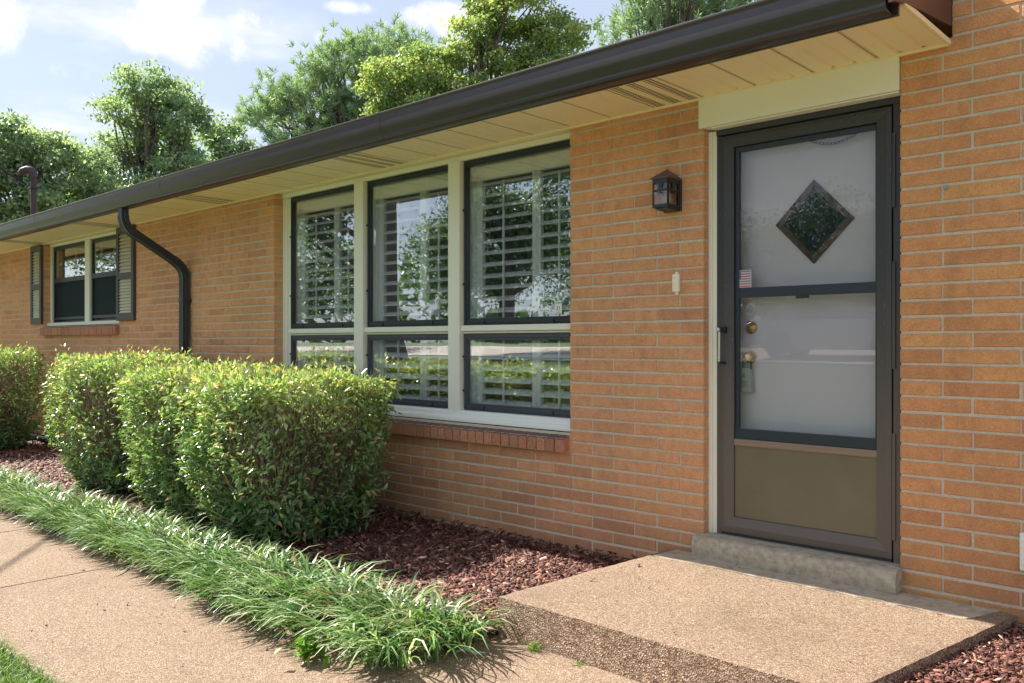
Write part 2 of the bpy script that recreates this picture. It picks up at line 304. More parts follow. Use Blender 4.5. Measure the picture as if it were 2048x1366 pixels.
def leaves(c, ax, nr, ln, wd, fold=.18):
    """diamond leaves folded along the midrib; returns verts and tris"""
    ax = nrm(ax); sd = nrm(np.cross(nr, ax)); nr = np.cross(ax, sd); ln = ln[:, None]; wd = wd[:, None]
    V = np.stack([c, c + ax * ln * .42 + sd * wd * .5 + nr * wd * fold, c + ax * ln - nr * ln * .15, c + ax * ln * .42 - sd * wd * .5 + nr * wd * fold], 1).reshape(-1, 3)
    b = np.arange(len(c))[:, None] * 4
    F = np.concatenate([b + [0, 2, 1], b + [0, 3, 2]], 1).reshape(-1, 3); return V, F
def blades(base, dirh, ln, wd, up, segs=4):
    """arching grass blades: dirh horizontal unit direction, up = initial steepness in radians"""
    n = len(base); side = np.stack([-dirh[:, 1], dirh[:, 0], np.zeros(n)], 1); side = nrm(side + rng.normal(0, .25, (n, 3)) * [1, 1, .4])
    P = [base]; ang = up.copy(); bend = rng.uniform(.75, 1.25, n) * (up + .55) / segs * 1.05
    for i in range(segs):
        d = dirh * np.cos(ang)[:, None]; d = np.concatenate([d[:, :2], np.sin(ang)[:, None]], 1) if dirh.shape[1] == 3 else d
        P.append(P[-1] + d * (ln / segs)[:, None]); ang = ang - bend
    prof = np.array([.55, 1, 1, .8, .12])[:segs + 1] if segs == 4 else np.linspace(1, .1, segs + 1)
    V = np.stack([q for i in range(segs + 1) for q in (P[i] - side * (wd * prof[i] * .5)[:, None], P[i] + side * (wd * prof[i] * .5)[:, None])], 1).reshape(-1, 3)
    b = np.arange(n)[:, None] * (2 * segs + 2)
    F = np.concatenate([b + [2 * i, 2 * i + 1, 2 * i + 3, 2 * i + 2] for i in range(segs)], 1).reshape(-1, 4); return V, F
# ------------------------------------------------------------------ ground, paths
def hz(x, y): return max(0.0, min((-y - 5.2) * .075, 1.35)) - .02
xs = sorted(set([-300, -120, -70] + [-50 + 2.5 * i for i in range(33)] + [60, 120, 300])); ys = sorted(set([-300, -120, -70, -50] + [-36 + 1.2 * i for i in range(28)] + [-2.86, 12, 40, 90, 300]))
xs = [float(a) for a in xs]; b = MB(); V_ = [(x, y, hz(x, y)) for x in xs for y in ys]; ny = len(ys)
b.add(V_, [(i * ny + j, (i + 1) * ny + j, (i + 1) * ny + j + 1, i * ny + j + 1) for i in range(len(xs) - 1) for j in range(ny - 1)])
tag(b.build('lawn_ground', 'lawn', smooth=True), kind='structure')
def strip_on(name, mat, fx0, fx1, ya, yb, lift, n=24):
    bb = MB(); vs = []
    for i in range(n + 1):
        for k in range(7):
            t = k / 6; y = ya + (yb - ya) * t; x = fx0 + (fx1 - fx0) * i / n; yy = y + 1.2 * math.sin(x * .07); vs.append((x, yy, hz(x, yy) + lift))
    bb.add(vs, [(i * 7 + k, (i + 1) * 7 + k, (i + 1) * 7 + k + 1, i * 7 + k + 1) for i in range(n) for k in range(6)]); return tag(bb.build(name, mat, smooth=True), kind='structure')
strip_on('driveway', 'drive', -55, 14, -19.6, -15.4, .03); strip_on('street', 'drive', -80, 60, -37, -30, .05)
# walkway slabs with an open joint between them, curving to the stoop
walk = tag(MB().box(-16, 3.5, -2.83, -1.32, -.06, -.012).build('walkway', 'concrete'), kind='structure')
for x0, x1 in ((-9.62, -8.13), (-8.12, -6.63), (-6.62, -5.134), (-5.126, -2.63), (-2.62, -.2), (-.19, 2.2)):
    o = MB().cbox(x0, x1, 0, .05, -2.86, -1.29, .004).build('slab', 'aggregate', walk)   # built upright, laid flat
    me = o.data; me.vertices.foreach_set('co', np.array([(v.co.x, v.co.z, -v.co.y) for v in me.vertices], dtype=np.float32).ravel()); me.flip_normals(); me.update()
# stoop slab
P = [(-2.55, -.003), (-2.645, -1.295), (-1.085, -1.305), (-.862, -.003)]
def slab(P, z0, z1, name, mat, nx=40, ny_=26, rough=.0012, side='aggregate_side'):
    A, B, C, D = [Vector((*p, 0)) for p in P]; vs = []
    for i in range(nx + 1):
        for j in range(ny_ + 1):
            u, v = i / nx, j / ny_; p = (A * (1 - v) + B * v) * (1 - u) + (D * (1 - v) + C * v) * u
            e = i in (0, nx) or j in (0, ny_); vs.append((p.x + (random.uniform(-rough, rough) if e else 0), p.y + (random.uniform(-rough, rough) if e else 0), z1 - (.004 * random.random() + .002 if e else 0) + .0015 * math.sin(p.x * 9) * math.sin(p.y * 7)))
    b = MB(); b.add(vs, [(i * (ny_ + 1) + j, i * (ny_ + 1) + j + 1, (i + 1) * (ny_ + 1) + j + 1, (i + 1) * (ny_ + 1) + j) for i in range(nx) for j in range(ny_)])
    top = b.build(name, mat, smooth=True)
    ring = [(i, ny_) for i in range(nx + 1)] + [(nx, j) for j in range(ny_ - 1, -1, -1)] + [(i, 0) for i in range(nx - 1, -1, -1)] + [(0, j) for j in range(1, ny_)]
    rv = []; rows = 8
    for k in range(rows + 1):
        for (i, j) in ring:
            x, y, z = vs[i * (ny_ + 1) + j]; q = random.uniform(-.0012, .0012) if k else 0; rv.append((x + q, y + q, z + (z0 - z) * k / rows))
    n = len(ring); sd = MB().add(rv, [(k * n + i, (k + 1) * n + i, (k + 1) * n + (i + 1) % n, k * n + (i + 1) % n) for k in range(rows) for i in range(n)]).build('slab_edge', side, top, smooth=False)
    return top
stoop = tag(slab(P, -.02, .18, 'stoop', 'aggregate'), kind='structure')
slab([(-2.52, -.006), (-2.535, -.215), (-1.0, -.215), (-.93, -.006)], .17, .1865, 'smooth_strip', 'concrete', 30, 5, .007, 'concrete').parent = stoop
st = MB(); prof = [(-.0, .292), (-.055, .291), (-.075, .284), (-.083, .268), (-.088, .235), (-.083, .187), (-.0, .187)]
nx = 36; vs = [(-2.372 + 1.045 * i / nx, p[0] + (random.uniform(-.004, .004) if 0 < k < 6 else 0), p[1] + (random.uniform(-.003, .003) if 0 < k < 5 else 0)) for i in range(nx + 1) for k, p in enumerate(prof)]
n = len(prof); st.add(vs, [(i * n + k, (i + 1) * n + k, (i + 1) * n + k + 1, i * n + k + 1) for i in range(nx) for k in range(n - 1)] + [tuple(range(n)), tuple(range(nx * n, nx * n + n))[::-1]])
st.box(-2.345, -1.34, -.002, .1, .27, .2925)
tag(st.build('doorstep', 'concrete'), 'low worn grey concrete doorstep directly under the storm door', 'step')
# mulch beds
def bed(name, x0, x1, y0, y1, z, n=60, m_=24):
    vs = [(x0 + (x1 - x0) * i / n, y0 + (y1 - y0) * j / m_, z + .012 * math.sin(i * 1.3 + j) * math.sin(j * 1.7 + i * .4) + .02 * (j / m_) ** 3) for i in range(n + 1) for j in range(m_ + 1)]
    return tag(MB().add(vs, [(i * (m_ + 1) + j, (i + 1) * (m_ + 1) + j, (i + 1) * (m_ + 1) + j + 1, i * (m_ + 1) + j + 1) for i in range(n) for j in range(m_)]).build(name, 'mulch_soil', smooth=True), kind='structure')
bed('mulch_bed', -18, -2.56, -1.285, -.001, .012); bed('mulch_bed', -18, -2.86, -1.88, -1.285, .010, 60, 8); bed('mulch_bed', -1.2, 1.5, -1.27, -.001, .115, 20, 10)
def chips(name, n, fn, smin=.006, smax=.02, parent=None):
    c, s = fn(n); n = len(c); a = rng.uniform(0, 6.28, n); tilt = rng.normal(0, .42, (n, 2))
    ax = nrm(np.stack([np.cos(a), np.sin(a), tilt[:, 0]], 1)); up = nrm(np.stack([tilt[:, 1], tilt[:, 0] * .5, np.ones(n)], 1)); sd = nrm(np.cross(up, ax)); up = np.cross(ax, sd)
    L_ = (rng.uniform(smin, smax, n) * s * rng.choice([.7, 1, 1.3, 2.0], n))[:, None]; W_ = L_ * rng.uniform(.12, .5, (n, 1)); T_ = L_ * rng.uniform(.05, .14, (n, 1))
    q = []
    for sx, sy in ((-1, -1), (1, -1), (1, 1), (-1, 1)):
        q.append((sx * rng.uniform(.6, 1.15, (n, 1)), sy * rng.uniform(.5, 1.2, (n, 1))))
    V = np.stack([c + ax * L_ * u + sd * W_ * v - up * T_ for u, v in q] + [c + ax * L_ * u * .9 + sd * W_ * v * .85 + up * T_ for u, v in q], 1).reshape(-1, 3)
    b = np.arange(n)[:, None] * 8; F = np.concatenate([b + f for f in ([4, 5, 6, 7], [0, 1, 5, 4], [1, 2, 6, 5], [2, 3, 7, 6], [3, 0, 4, 7])], 1).reshape(-1, 4)
    o = np_mesh(name, V, F, 'chip', np.repeat(rng.uniform(0, 1, n) ** 1.25, 5)); return tag(o, kind='stuff')
def near(n):
    x = -2.5 - rng.uniform(0, 1, n) ** 1.2 * 9.5; y = rng.uniform(-1.62, -.01, n); ok = ~((x > -2.63) & (y < -1.24)) & (x < -2.548 + y * .07); x, y = x[ok], y[ok]
    z = .03 + rng.uniform(0, .022, len(x)) + .05 * np.exp(-((y + .02) / .09) ** 2) * rng.uniform(0, 1, len(x)); return np.stack([x, y, z], 1), np.where(x < -6, 1.3, .84)
tag(chips('mulch', 85000, near), 'reddish brown bark mulch under the clipped shrubs along the house', 'mulch')
def right(n):
    y = rng.uniform(-1.27, -.01, n); x = rng.uniform(-1.1, .6, n); ok = x > -.85 + y * .172; x, y = x[ok], y[ok]
    return np.stack([x, y, .128 + rng.uniform(0, .022, len(x))], 1), np.full(len(x), .62)
tag(chips('mulch', 24000, right), 'reddish brown bark mulch to the right of the concrete stoop', 'mulch')
# ------------------------------------------------------------------ the house
house = empty('brick_house', (-8, 0, 0), 'single-storey tan brick house with brown gutter, large shuttered picture window and storm door', 'house')
def child(o):                      # keep world coordinates under the house empty
    o.parent = house; o.location = (8, 0, 0); return o
H_ = Vector((-8, 0, 0)); KZ = 1.369; PZ = .0725; MOD = .3035
opens = [(-2.351, -1.336, .285, 3), (-6.619, -3.276, .765, 3), (-12.300, -9.885, 1.535, 3)]
XL, XR = -19.0, 2.6; ZT = 2.655; XE = -1.127     # eave ends at XE, the wall rises beyond it
def mortar_boxes(x0, x1, z0, z1, ops):
    b = MB(); xsn = sorted({x0, x1, *[c for o in ops for c in o[:2] if x0 < c < x1]})
    for a, c in zip(xsn, xsn[1:]):
        o = [q for q in ops if q[0] <= a + 1e-6 and q[1] >= c - 1e-6]
        if o: b.box(a - (0 if a == x0 else .0), c, .0055, .2, z0, o[0][2] - .0)
        else:
            e0 = .004 if any(abs(q[1] - a) < 1e-6 for q in ops) else 0; e1 = .004 if any(abs(q[0] - c) < 1e-6 for q in ops) else 0
            b.box(a + e0, c - e1, .0055, .2, z0, z1)
    return b
def spans(x0, x1, cuts):
    seg = [(x0, x1)]
    for a, b in cuts:
        ns = []
        for s, e in seg:
            if b <= s or a >= e: ns.append((s, e)); continue
            if a > s: ns.append((s, a))
            if b < e: ns.append((b, e))
        seg = ns
    return seg
def project(x, y, z):
    f = (-math.sin(YAW), math.cos(YAW)); y += 4.06; d = f[0] * x + f[1] * y; l = math.cos(YAW) * x + math.sin(YAW) * y
    return (1024 + 1696 * l / d, 686 - 1696 * (z - 1.32) / d, d) if d > .3 else (9e9, 9e9, 1)
bricks = []
for k in range(-19, 60):
    zb, zt = KZ + k * PZ + .0065, KZ + (k + 1) * PZ - .0065
    if zt < 0: continue
    for sec, (x0, x1) in enumerate(((XL, -1.84), (-1.84, XR))):
        if sec == 0 and zb > ZT - .02: continue
        if zb > 5.3: continue
        zt2 = min(zt, ZT) if sec == 0 else zt
        if sec: x0_, x1_ = -1.336, XR; off = -1.155 if k % 2 == 0 else -1.035
        else: x0_, x1_ = x0, -2.351; off = -2.952 if k % 2 else -2.803
        if sec and zb > 2.64: x0_ = XE + .01
        cuts = [(q[0], q[1]) for q in opens if q[2] < zt - .01 and (q[3] > zb)] if sec == 0 else []
        for s, e in spans(x0_, x1_, cuts):
            j = off + math.ceil((s - off) / MOD) * MOD; cs = [s]
            while j < e - .001:
                if j - cs[-1] > .045: cs.append(j)
                j += MOD
            if e - cs[-1] < .045 and len(cs) > 1: cs.pop()
            cs.append(e)
            for a, c in zip(cs, cs[1:]):
                xa = a + (0 if a == s and s != x0 else .005); xb = c - (0 if c == e and e != XR else .005)
                jx = random.uniform(-.0022, .0022); jz = random.uniform(-.0012, .0012)
                bricks.append((xa + (jx if a != s else 0), xb + (jx if c != e else 0), max(zb, .0) + jz, zt2 + (jz if zt2 == zt else 0), 0 if sec else 1))
wall = child(mortar_boxes(XL, -2.0, 0, ZT - .004, opens[1:] + [(-2.351, -2.0, .285, 3)]).build('wall', 'mortar'))
wr = MB().box(-1.332, XR, .0055, .2, 0, 2.64).box(XE + .012, XR, .0055, .2, 2.64, 5.35); wr.box(-2.0, -1.332, .0055, .2, 0, .285); wall_r = child(wr.build('wall', 'mortar'))
inv = Vector((0, 0, 0))
sc_ = []
for i, (xa, xb, za, zb, right_) in enumerate(bricks):
    p = project((xa + xb) / 2, 0, (za + zb) / 2); q = project(xa, 0, za); q2 = project(xb, 0, zb)
    vis = 0 < p[0] < 2048 and 0 < p[1] < 1366; area = abs(q2[0] - q[0]) * abs(q[1] - q2[1]) if vis else 0
    sc_.append((area, i))
sc_.sort(reverse=True); single = {i for a, i in sc_[:300]}
full = MB().cbox(-.5, .5, -.5, .5, -.5, .5, .0); cache = {}
j0, j1 = MB(), MB()
for i, (xa, xb, za, zb, right_) in enumerate(bricks):
    proud = random.uniform(-.0012, .0015)
    if i in single:
        key = (round(xb - xa, 3), round(zb - za, 3))
        if key not in cache:
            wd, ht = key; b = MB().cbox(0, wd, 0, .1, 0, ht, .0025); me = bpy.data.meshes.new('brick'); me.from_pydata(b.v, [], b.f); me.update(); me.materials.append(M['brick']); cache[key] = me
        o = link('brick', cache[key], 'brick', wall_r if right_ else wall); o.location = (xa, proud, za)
    else:
        (j1 if right_ else j0).cbox(xa, xb, proud, .1, za, zb, .003)
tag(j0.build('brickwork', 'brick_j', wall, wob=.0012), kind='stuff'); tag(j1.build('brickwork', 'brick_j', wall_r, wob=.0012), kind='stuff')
child(MB().box(XE - .0, XR + .05, -.03, .25, 5.35, 5.45).build('coping', 'concrete'))
# soffit: one panel per 12 inches, two grooves each, every eighth one vented
ZS = 2.642; sof = child(MB().box(-19, XE + .004, -.575, -.005, ZS + .012, ZS + .018).build('soffit', 'soffit'))
def soffit_panel(vent):
    b = MB(); wd = .3048; g = .014; d = .014; pr = []
    for k in range(3):
        x = k * wd / 3; pr += [(x + g * .5, d if k else .011), (x + g * 1.1, 0), (x + wd / 3 - g * .9, 0)]
        pr += [(x + wd / 3 - g * .1, d if k < 2 else .011)]
    vs = [(x, y, z) for y in (-.598, -.004) for x, z in pr]; n = len(pr)
    b.add(vs, [(i, i + 1, n + i + 1, n + i) for i in range(n - 1)])
    me = bpy.data.meshes.new('soffit_panel'); me.from_pydata(b.v, [], b.f); me.update(); me.materials.append(M['soffit'])
    if vent:
        s = MB()
        for k in range(3):
            for q in range(25):
                y = -.585 + q * .0228; x = k * wd / 3 + .026; s.box(x, x + .055, y, y + .0085, -.0015, .002)
        ms = bpy.data.meshes.new('vent_slot'); ms.from_pydata(s.v, [], s.f); ms.update(); ms.materials.append(M['slot']); return me, ms
    return me, None
pm, _ = soffit_panel(False); vmn, vms = soffit_panel(True)
for i in range(58):
    x = XE - .003 - .3048 * (i + 1); v = i % 8 == 4
    o = link('soffit_panel', pm, None, sof); o.location = (x, 0, ZS + random.uniform(-.0008, .0008))
    if v: o['label'] = 'vented soffit panel with rows of slots'; o.data = vmn; s = link('vent_slots', vms, None, sof); s.location = (x, 0, ZS); s['kind'] = 'stuff'
for i in range(1, 58): MB().box(XE - .3048 * i - .004, XE - .3048 * i - .002, -.597, -.014, ZS + .002, ZS + .004).build('panel_seam', 'seam', sof)
MB().box(-19, XE, -.012, .004, ZS - .010, ZS - .004).box(-19, XE, -.012, -.008, ZS - .004, ZS + .006).build('trim_strip', 'soffit', sof)
MB().box(XE - .004, XE + .006, -.598, 0, ZS - .006, ZS + .012).build('end_strip', 'soffit', sof)
for a_, c_ in ((-6.62, -3.276), (-12.30, -9.885), (-2.352, -1.335)): MB().box(a_ - .02, c_ + .02, -.003, .24, ZS + .0, ZS + .03).build('recess_head', 'soffit', sof)
# gutter
gp = [(-.620, 2.745), (-.622, 2.600), (-.640, 2.592), (-.690, 2.596), (-.702, 2.604), (-.706, 2.612), (-.704, 2.622), (-.707, 2.632), (-.722, 2.655), (-.727, 2.675), (-.727, 2.738), (-.733, 2.744), (-.737, 2.752), (-.735, 2.762), (-.727, 2.766), (-.712, 2.766), (-.712, 2.760),
      (-.722, 2.750), (-.721, 2.68), (-.71, 2.655), (-.698, 2.632), (-.695, 2.606), (-.64, 2.598), (-.628, 2.604), (-.626, 2.745)]
child(MB().prism(gp, -20, XE - .03).build('gutter', 'gutter', smooth=True))
for xg in (-4.25, -7.3, -10.4, -13.5): child(MB().prism([(y - (.0015 if y < -.66 else 0), z - (.0015 if z < 2.62 else -.001)) for y, z in gp], xg, xg + .035).build('gutter_seam', 'gutter', smooth=True))
child(bevel(MB().box(-20, XE - .012, -.618, -.600, 2.597, 2.76).build('fascia', 'gutter'), .002))
# roof and rake board at its right end
s_ = .29; rz = lambda y: 2.765 + (y + .70) * s_
b = MB(); b.prism([(-.70, rz(-.70)), (4.6, rz(4.6)), (9.9, rz(-.70)), (9.9, rz(-.7) - .05), (4.6, rz(4.6) - .06), (-.66, rz(-.66) - .05)], -20.3, XE - .002)
child(b.build('roof', 'shingle'))
child(MB().add([(XE - .010, -.735, 2.61), (XE - .010, -.60, 2.645), (XE - .010, -.003, 2.715), (XE - .010, -.003, 2.985), (XE - .010, -.735, 2.775)] + [(XE + .010, -.735, 2.61), (XE + .010, -.60, 2.645), (XE + .010, -.003, 2.715), (XE + .010, -.003, 2.985), (XE + .010, -.735, 2.775)],
      [(0, 4, 3, 2, 1), (5, 6, 7, 8, 9), (0, 1, 6, 5), (1, 2, 7, 6), (2, 3, 8, 7), (3, 4, 9, 8), (4, 0, 5, 9)]).build('rake_board', 'rake'))
# back of the house, so that it is a closed volume
child(MB().box(-19, 2.6, 9.3, 9.5, 0, 2.7).box(-19.2, -19, .0, 9.5, 0, 2.64).box(2.6, 2.8, 0, 9.5, 0, 5.35).box(XE + .05, 2.6, 9.3, 9.5, 2.7, 5.35).box(XE + .03, 2.6, .25, 9.5, 5.33, 5.4).build('back_wall', 'brick_j'))
# ---- picture window
pw = child(MB().box(-6.62, -6.60, .1, .2, .8, 2.6).build('picture_window', 'white'))
def wf(name, mat, *boxes, bev=.003):
    b = MB()
    for q in boxes: b.box(*q)
    return bevel(b.build(name, mat, pw), bev)
wf('jamb', 'cream', (-6.617, -6.545, .085, .16, .852, 2.60), (-6.545, -6.515, .10, .16, .852, 2.60))
wf('head', 'cream', (-6.617, -3.279, .080, .16, 2.603, 2.640))
for a, c in ((-5.541, -5.425), (-4.437, -4.322)): wf('mullion', 'cream', (a, c, .060, .16, .835, 2.600))
ap = [(-6.515, -5.544), (-5.422, -4.440), (-4.319, -3.279)]
for a, c in ap: wf('transom', 'cream', (a, c, .074, .16, 1.403, 1.443), (a, c, .095, .16, 1.387, 1.401))
b = MB(); b.prism([(.16, .850), (.070, .846), (.060, .836), (.056, .808), (.034, .803), (.030, .790), (.030, .772), (.16, .772)], -6.615, -3.279); bevel(b.build('sill', 'white', pw), .002)
def sash(x0, x1, z0, z1, mat, tw=.045, sw=.032, y=.102):
    fr = MB()
    for (a, c, d, e) in ((x0, x1, z1 - tw, z1), (x0, x1, z0, z0 + tw), (x0, x0 + sw, z0 + tw, z1 - tw), (x1 - sw, x1, z0 + tw, z1 - tw)): fr.box(a, c, y, y + .03, d, e)
    i = .010
    for (a, c, d, e) in ((x0 + i, x1 - i, z1 - tw * .62, z1 - i), (x0 + i, x1 - i, z0 + i, z0 + tw * .62), (x0 + i, x0 + sw * .7, z0 + i, z1 - i), (x1 - sw * .7, x1 - i, z0 + i, z1 - i)): fr.box(a, c, y - .006, y + .001, d, e)
    o = bevel(fr.build('sash', mat, pw), .002)
    g = MB().box(x0 + sw - .004, x1 - sw + .004, y + .014, y + .018, z0 + tw - .004, z1 - tw + .004).build('pane', 'glass', pw)
    cl = MB()
    for t in (.2, .8):
        for zz_ in (z0 + .014,):
            xx = x0 + (x1 - x0) * t; cl.box(xx - .004, xx + .004, y - .013, y - .005, zz_ - .006, zz_ + .016); cl.box(xx - .010, xx + .004, y - .011, y - .006, zz_ - .008, zz_ - .001)
    for t in (.25, .7):
        for xx in (x0 + .004, x1 - .004):
            zc = z0 + (z1 - z0) * t; cl.box(xx - .007, xx + .007, y - .011, y - .004, zc - .008, zc + .006)
    cl.build('sash_clip', 'navy', pw)
for a, c in ap:
    sash(a + .003, c - .003, 1.447, 2.601, 'navy'); sash(a + .003, c - .003, .853, 1.385, 'navy2')
# interior plantation shutters behind the panes
def inner_shutter(a, c):
    mid = (a + c) / 2; b = MB()
    y0, y1 = .172, .206
    b.box(a - .02, a + .055, .150, .185, .80, 2.62); b.box(a + .057, a + .115, y0, y1, .80, 2.56); b.box(mid + .06, mid + .096, y0, y1, .80, 2.56); b.box(mid + .099, mid + .135, y0, y1, .80, 2.56); b.box(c - .015, c + .06, y0, y1, .80, 2.6)
    b.box(a + .117, mid + .058, y0, y1, 2.46, 2.56); b.box(mid + .137, c - .017, y0, y1, 2.46, 2.56); b.box(a - .02, c + .06, .150, .190, 2.575, 2.64)
    b.box(a + .117, mid + .058, y0, y1, .80, .865); b.box(mid + .137, c - .017, y0, y1, .80, .865)
    o = child(bevel(b.build('interior_shutter', 'slat'), .003))
    pr = [(-.046, 0), (-.033, .0055), (0, .008), (.033, .0055), (.046, 0), (.033, -.0055), (0, -.008), (-.033, -.0055)]
    for s0, s1 in ((a + .119, mid + .056), (mid + .139, c - .019)):
        me = None; nz = 0; z = .905
        while z < 2.44:
            if me is None:
                q = MB().prism(pr, 0, s1 - s0); me = bpy.data.meshes.new('louver'); me.from_pydata(q.v, [], q.f); me.update(); me.materials.append(M['slat'])
            l = link('louver', me, None, o); l.location = (s0, .190, z); l.rotation_euler = (R(24 + random.uniform(-1.5, 1.5)), 0, 0); z += .0805
        MB().box((s0 + s1) / 2 - .006, (s0 + s1) / 2 + .006, .138, .147, .90, 2.43).build('tilt_rod', 'slat', o)
for a, c in ap: inner_shutter(a, c)
# dark rooms behind the windows
child(MB().box(-8.5, -2.5, 3.4, 3.45, .1, 2.6).box(-8.55, -8.5, .25, 3.4, .1, 2.6).box(-2.5, -2.45, .25, 3.4, .1, 2.6).box(-8.5, -2.5, .2, 3.4, 2.64, 2.66).box(-15, -8.6, 3.4, 3.45, .1, 2.6).box(-15, -14.95, .25, 3.4, .1, 2.6).box(-15, -8.6, .2, 3.4, 2.64, 2.66).build('room', 'room'))
child(MB().box(-15, -2.5, .2, 3.4, .05, .1).build('floor', 'roomfloor'))
# brick sill of the picture window: sloping rowlocks
sill = child(MB().box(-6.6, -3.285, -.038, .055, .658, .735).build('window_sill', 'mortar'))
def rowlock(x0, x1, y0=-.050, y1=.05, z0=.650, zf=.730, zb_=.770):
    t = random.uniform(-.002, .002); b = MB(); c = .003
    prof = [(y0 + t, z0), (y0 + t, zf - c), (y0 + t + c, zf), (y1, zb_), (y1, z0)]; return b.prism(prof, x0, x1)
x = -3.283; 
while x > -6.62:
    wd = .068 + random.uniform(-.003, .003); o = rowlock(x - wd, x).build('sill_brick', 'sill_brick', sill); o.rotation_euler = (0, 0, 0); x -= wd + .0085
# ---- bedroom window
bw = child(bevel(MB().box(-12.298, -12.235, .085, .17, 1.585, 2.60).box(-9.95, -9.889, .085, .17, 1.585, 2.60).box(-12.298, -9.889, .082, .17, 2.602, 2.638).box(-11.10, -10.955, .080, .17, 1.587, 2.600).box(-12.33, -9.86, .045, .17, 1.545, 1.585).build('bedroom_window', 'cream'), .003))
for a, c in ((-12.232, -11.103), (-10.952, -9.953)):
    b = MB()
    for q in ((a, c, .105, .13, 2.55, 2.600), (a, a + .04, .105, .13, 1.60, 2.55), (c - .04, c, .105, .13, 1.60, 2.55), (a + .04, c - .04, .098, .13, 2.115, 2.175), (a + .04, c - .04, .105, .13, 1.625, 1.66)): b.box(*q)
    bevel(b.build('sash', 'navy', bw), .002)
    MB().box(a + .038, c - .038, .118, .121, 2.17, 2.552).build('pane', 'glass', bw)
    MB().box(a + .038, c - .038, .118, .121, 1.655, 2.118).build('screen', 'screen', bw)
    b = MB(); b.box(a, c, .107, .16, 1.587, 1.603); b.box(a + .04, c - .04, .16, .17, 1.6, 1.64); b.build('bottom_rail', 'navy2', bw)
    xm = (a + c) / 2; MB().box(a + .08, c - .05, .175, .19, 2.30, 2.325).box(a + .09, a + .12, .175, .19, 1.6, 2.55).box(xm - .01, xm + .01, .175, .19, 1.65, 2.5).build('inner_muntin', 'slat', bw)
sill2 = child(MB().box(-12.26, -9.88, -.03, .08, 1.43, 1.52).build('window_sill', 'mortar'))
x = -9.875
while x > -12.26:
    wd = .070; rowlock(x - wd, x, -.045, .08, 1.420, 1.520, 1.540).build('sill_brick', 'sill_brick', sill2); x -= wd + .008
# exterior louvred shutters
def ext_shutter(x0, x1, lab):
    z0, z1 = 1.572, 2.632; fw = .062; zm = 2.085
    b = MB(); b.box(x0, x0 + fw, -.034, -.002, z0, z1).box(x1 - fw, x1, -.034, -.002, z0, z1)
    for a, c in ((z0, z0 + .085), (zm - .045, zm + .025), (z1 - .075, z1)): b.box(x0 + fw, x1 - fw, -.033, -.002, a, c)
    o = child(bevel(b.build('shutter', 'shutter'), .003)); o['label'] = lab
    me = None
    for a, c in ((z0 + .085, zm - .045), (zm + .025, z1 - .075)):
        nl = 11; st_ = (c - a) / nl
        for k in range(nl):
            if me is None:
                w_ = x1 - x0 - 2 * fw; q = MB().add([(0, -.026, .004), (w_, -.026, .004), (w_, -.022, .0), (0, -.022, 0), (0, -.006, st_ * 1.05), (w_, -.006, st_ * 1.05), (w_, -.003, st_), (0, -.003, st_)], [(0, 1, 5, 4), (3, 7, 6, 2), (0, 3, 2, 1), (4, 5, 6, 7)])
                me = bpy.data.meshes.new('louver'); me.from_pydata(q.v, [], q.f); me.update(); me.materials.append(M['louver'])
            l = link('louver', me, None, o); l.location = (x0 + fw, 0, a + k * st_)
ext_shutter(-12.695, -12.295, 'left louvred shutter'); ext_shutter(-9.885, -9.430, 'right louvred shutter')
# ---- entry: lintel board, jamb, storm door, inner door
b = MB(); b.box(-2.375, -1.337, -.014, .1, 2.478, 2.636); b.box(-2.30, -1.339, -.008, .1, 2.468, 2.476); lint = child(bevel(b.build('lintel_board', 'cream'), .003))
child(bevel(MB().box(-2.351, -2.329, .052, .14, .290, 2.466).box(-2.329, -2.304, .060, .14, .290, 2.466).build('door_jamb', 'cream'), .002))
sd = child(bevel(MB().box(-2.303, -2.274, .058, .11, .296, 2.434).box(-1.382, -1.342, .048, .11, .296, 2.434).box(-2.303, -1.342, .050, .11, 2.436, 2.467).box(-1.385, -1.37, .040, .0475, .4, .9).box(-1.385, -1.37, .040, .0475, 1.2, 1.7).box(-1.385, -1.37, .040, .0475, 1.95, 2.3).build('storm_door', 'door_frame'), .002))
def mitre(x0, x1, z0, z1, w_, wt, wb, y0, y1, lip=.012):
    """mitred flat frame with a bevelled inner lip"""
    o = [(x0, z0), (x1, z0), (x1, z1), (x0, z1)]; i = [(x0 + w_, z0 + wb), (x1 - w_, z0 + wb), (x1 - w_, z1 - wt), (x0 + w_, z1 - wt)]
    g = [(x0 + w_ * .3, z0 + wb * .42), (x1 - w_ * .3, z0 + wb * .42), (x1 - w_ * .3, z1 - wt * .3), (x0 + w_ * .3, z1 - wt * .3)]
    vs = [(a, y0 + .004, c) for a, c in o] + [(a, y0, c) for a, c in g] + [(a, y0 + lip, c) for a, c in i] + [(a, y1, c) for a, c in i] + [(a, y1, c) for a, c in o]
    fs = []
    for k in range(4):
        n = (k + 1) % 4; fs += [(k, n, 4 + n, 4 + k), (4 + k, 4 + n, 8 + n, 8 + k), (8 + k, 8 + n, 12 + n, 12 + k), (16 + k, 16 + n, n, k)]
    return MB().add(vs, fs)
mitre(-2.270, -1.388, .312, 2.425, .070, .062, .082, .040, .085).build('door_leaf', 'door_frame', sd)
b = MB(); b.box(-2.198, -1.460, .070, .088, 1.560, 1.612).box(-2.198, -2.178, .066, .09, .86, 2.36).box(-1.470, -1.460, .066, .09, .86, 2.36).box(-2.178, -1.470, .066, .09, 2.335, 2.36).box(-2.198, -1.460, .060, .09, .812, .866)
bevel(b.build('glazing_frame', 'navy', sd), .002)
MB().box(-1.86, -1.795, .060, .07, 1.545, 1.562).build('sash_lift', 'black', sd)
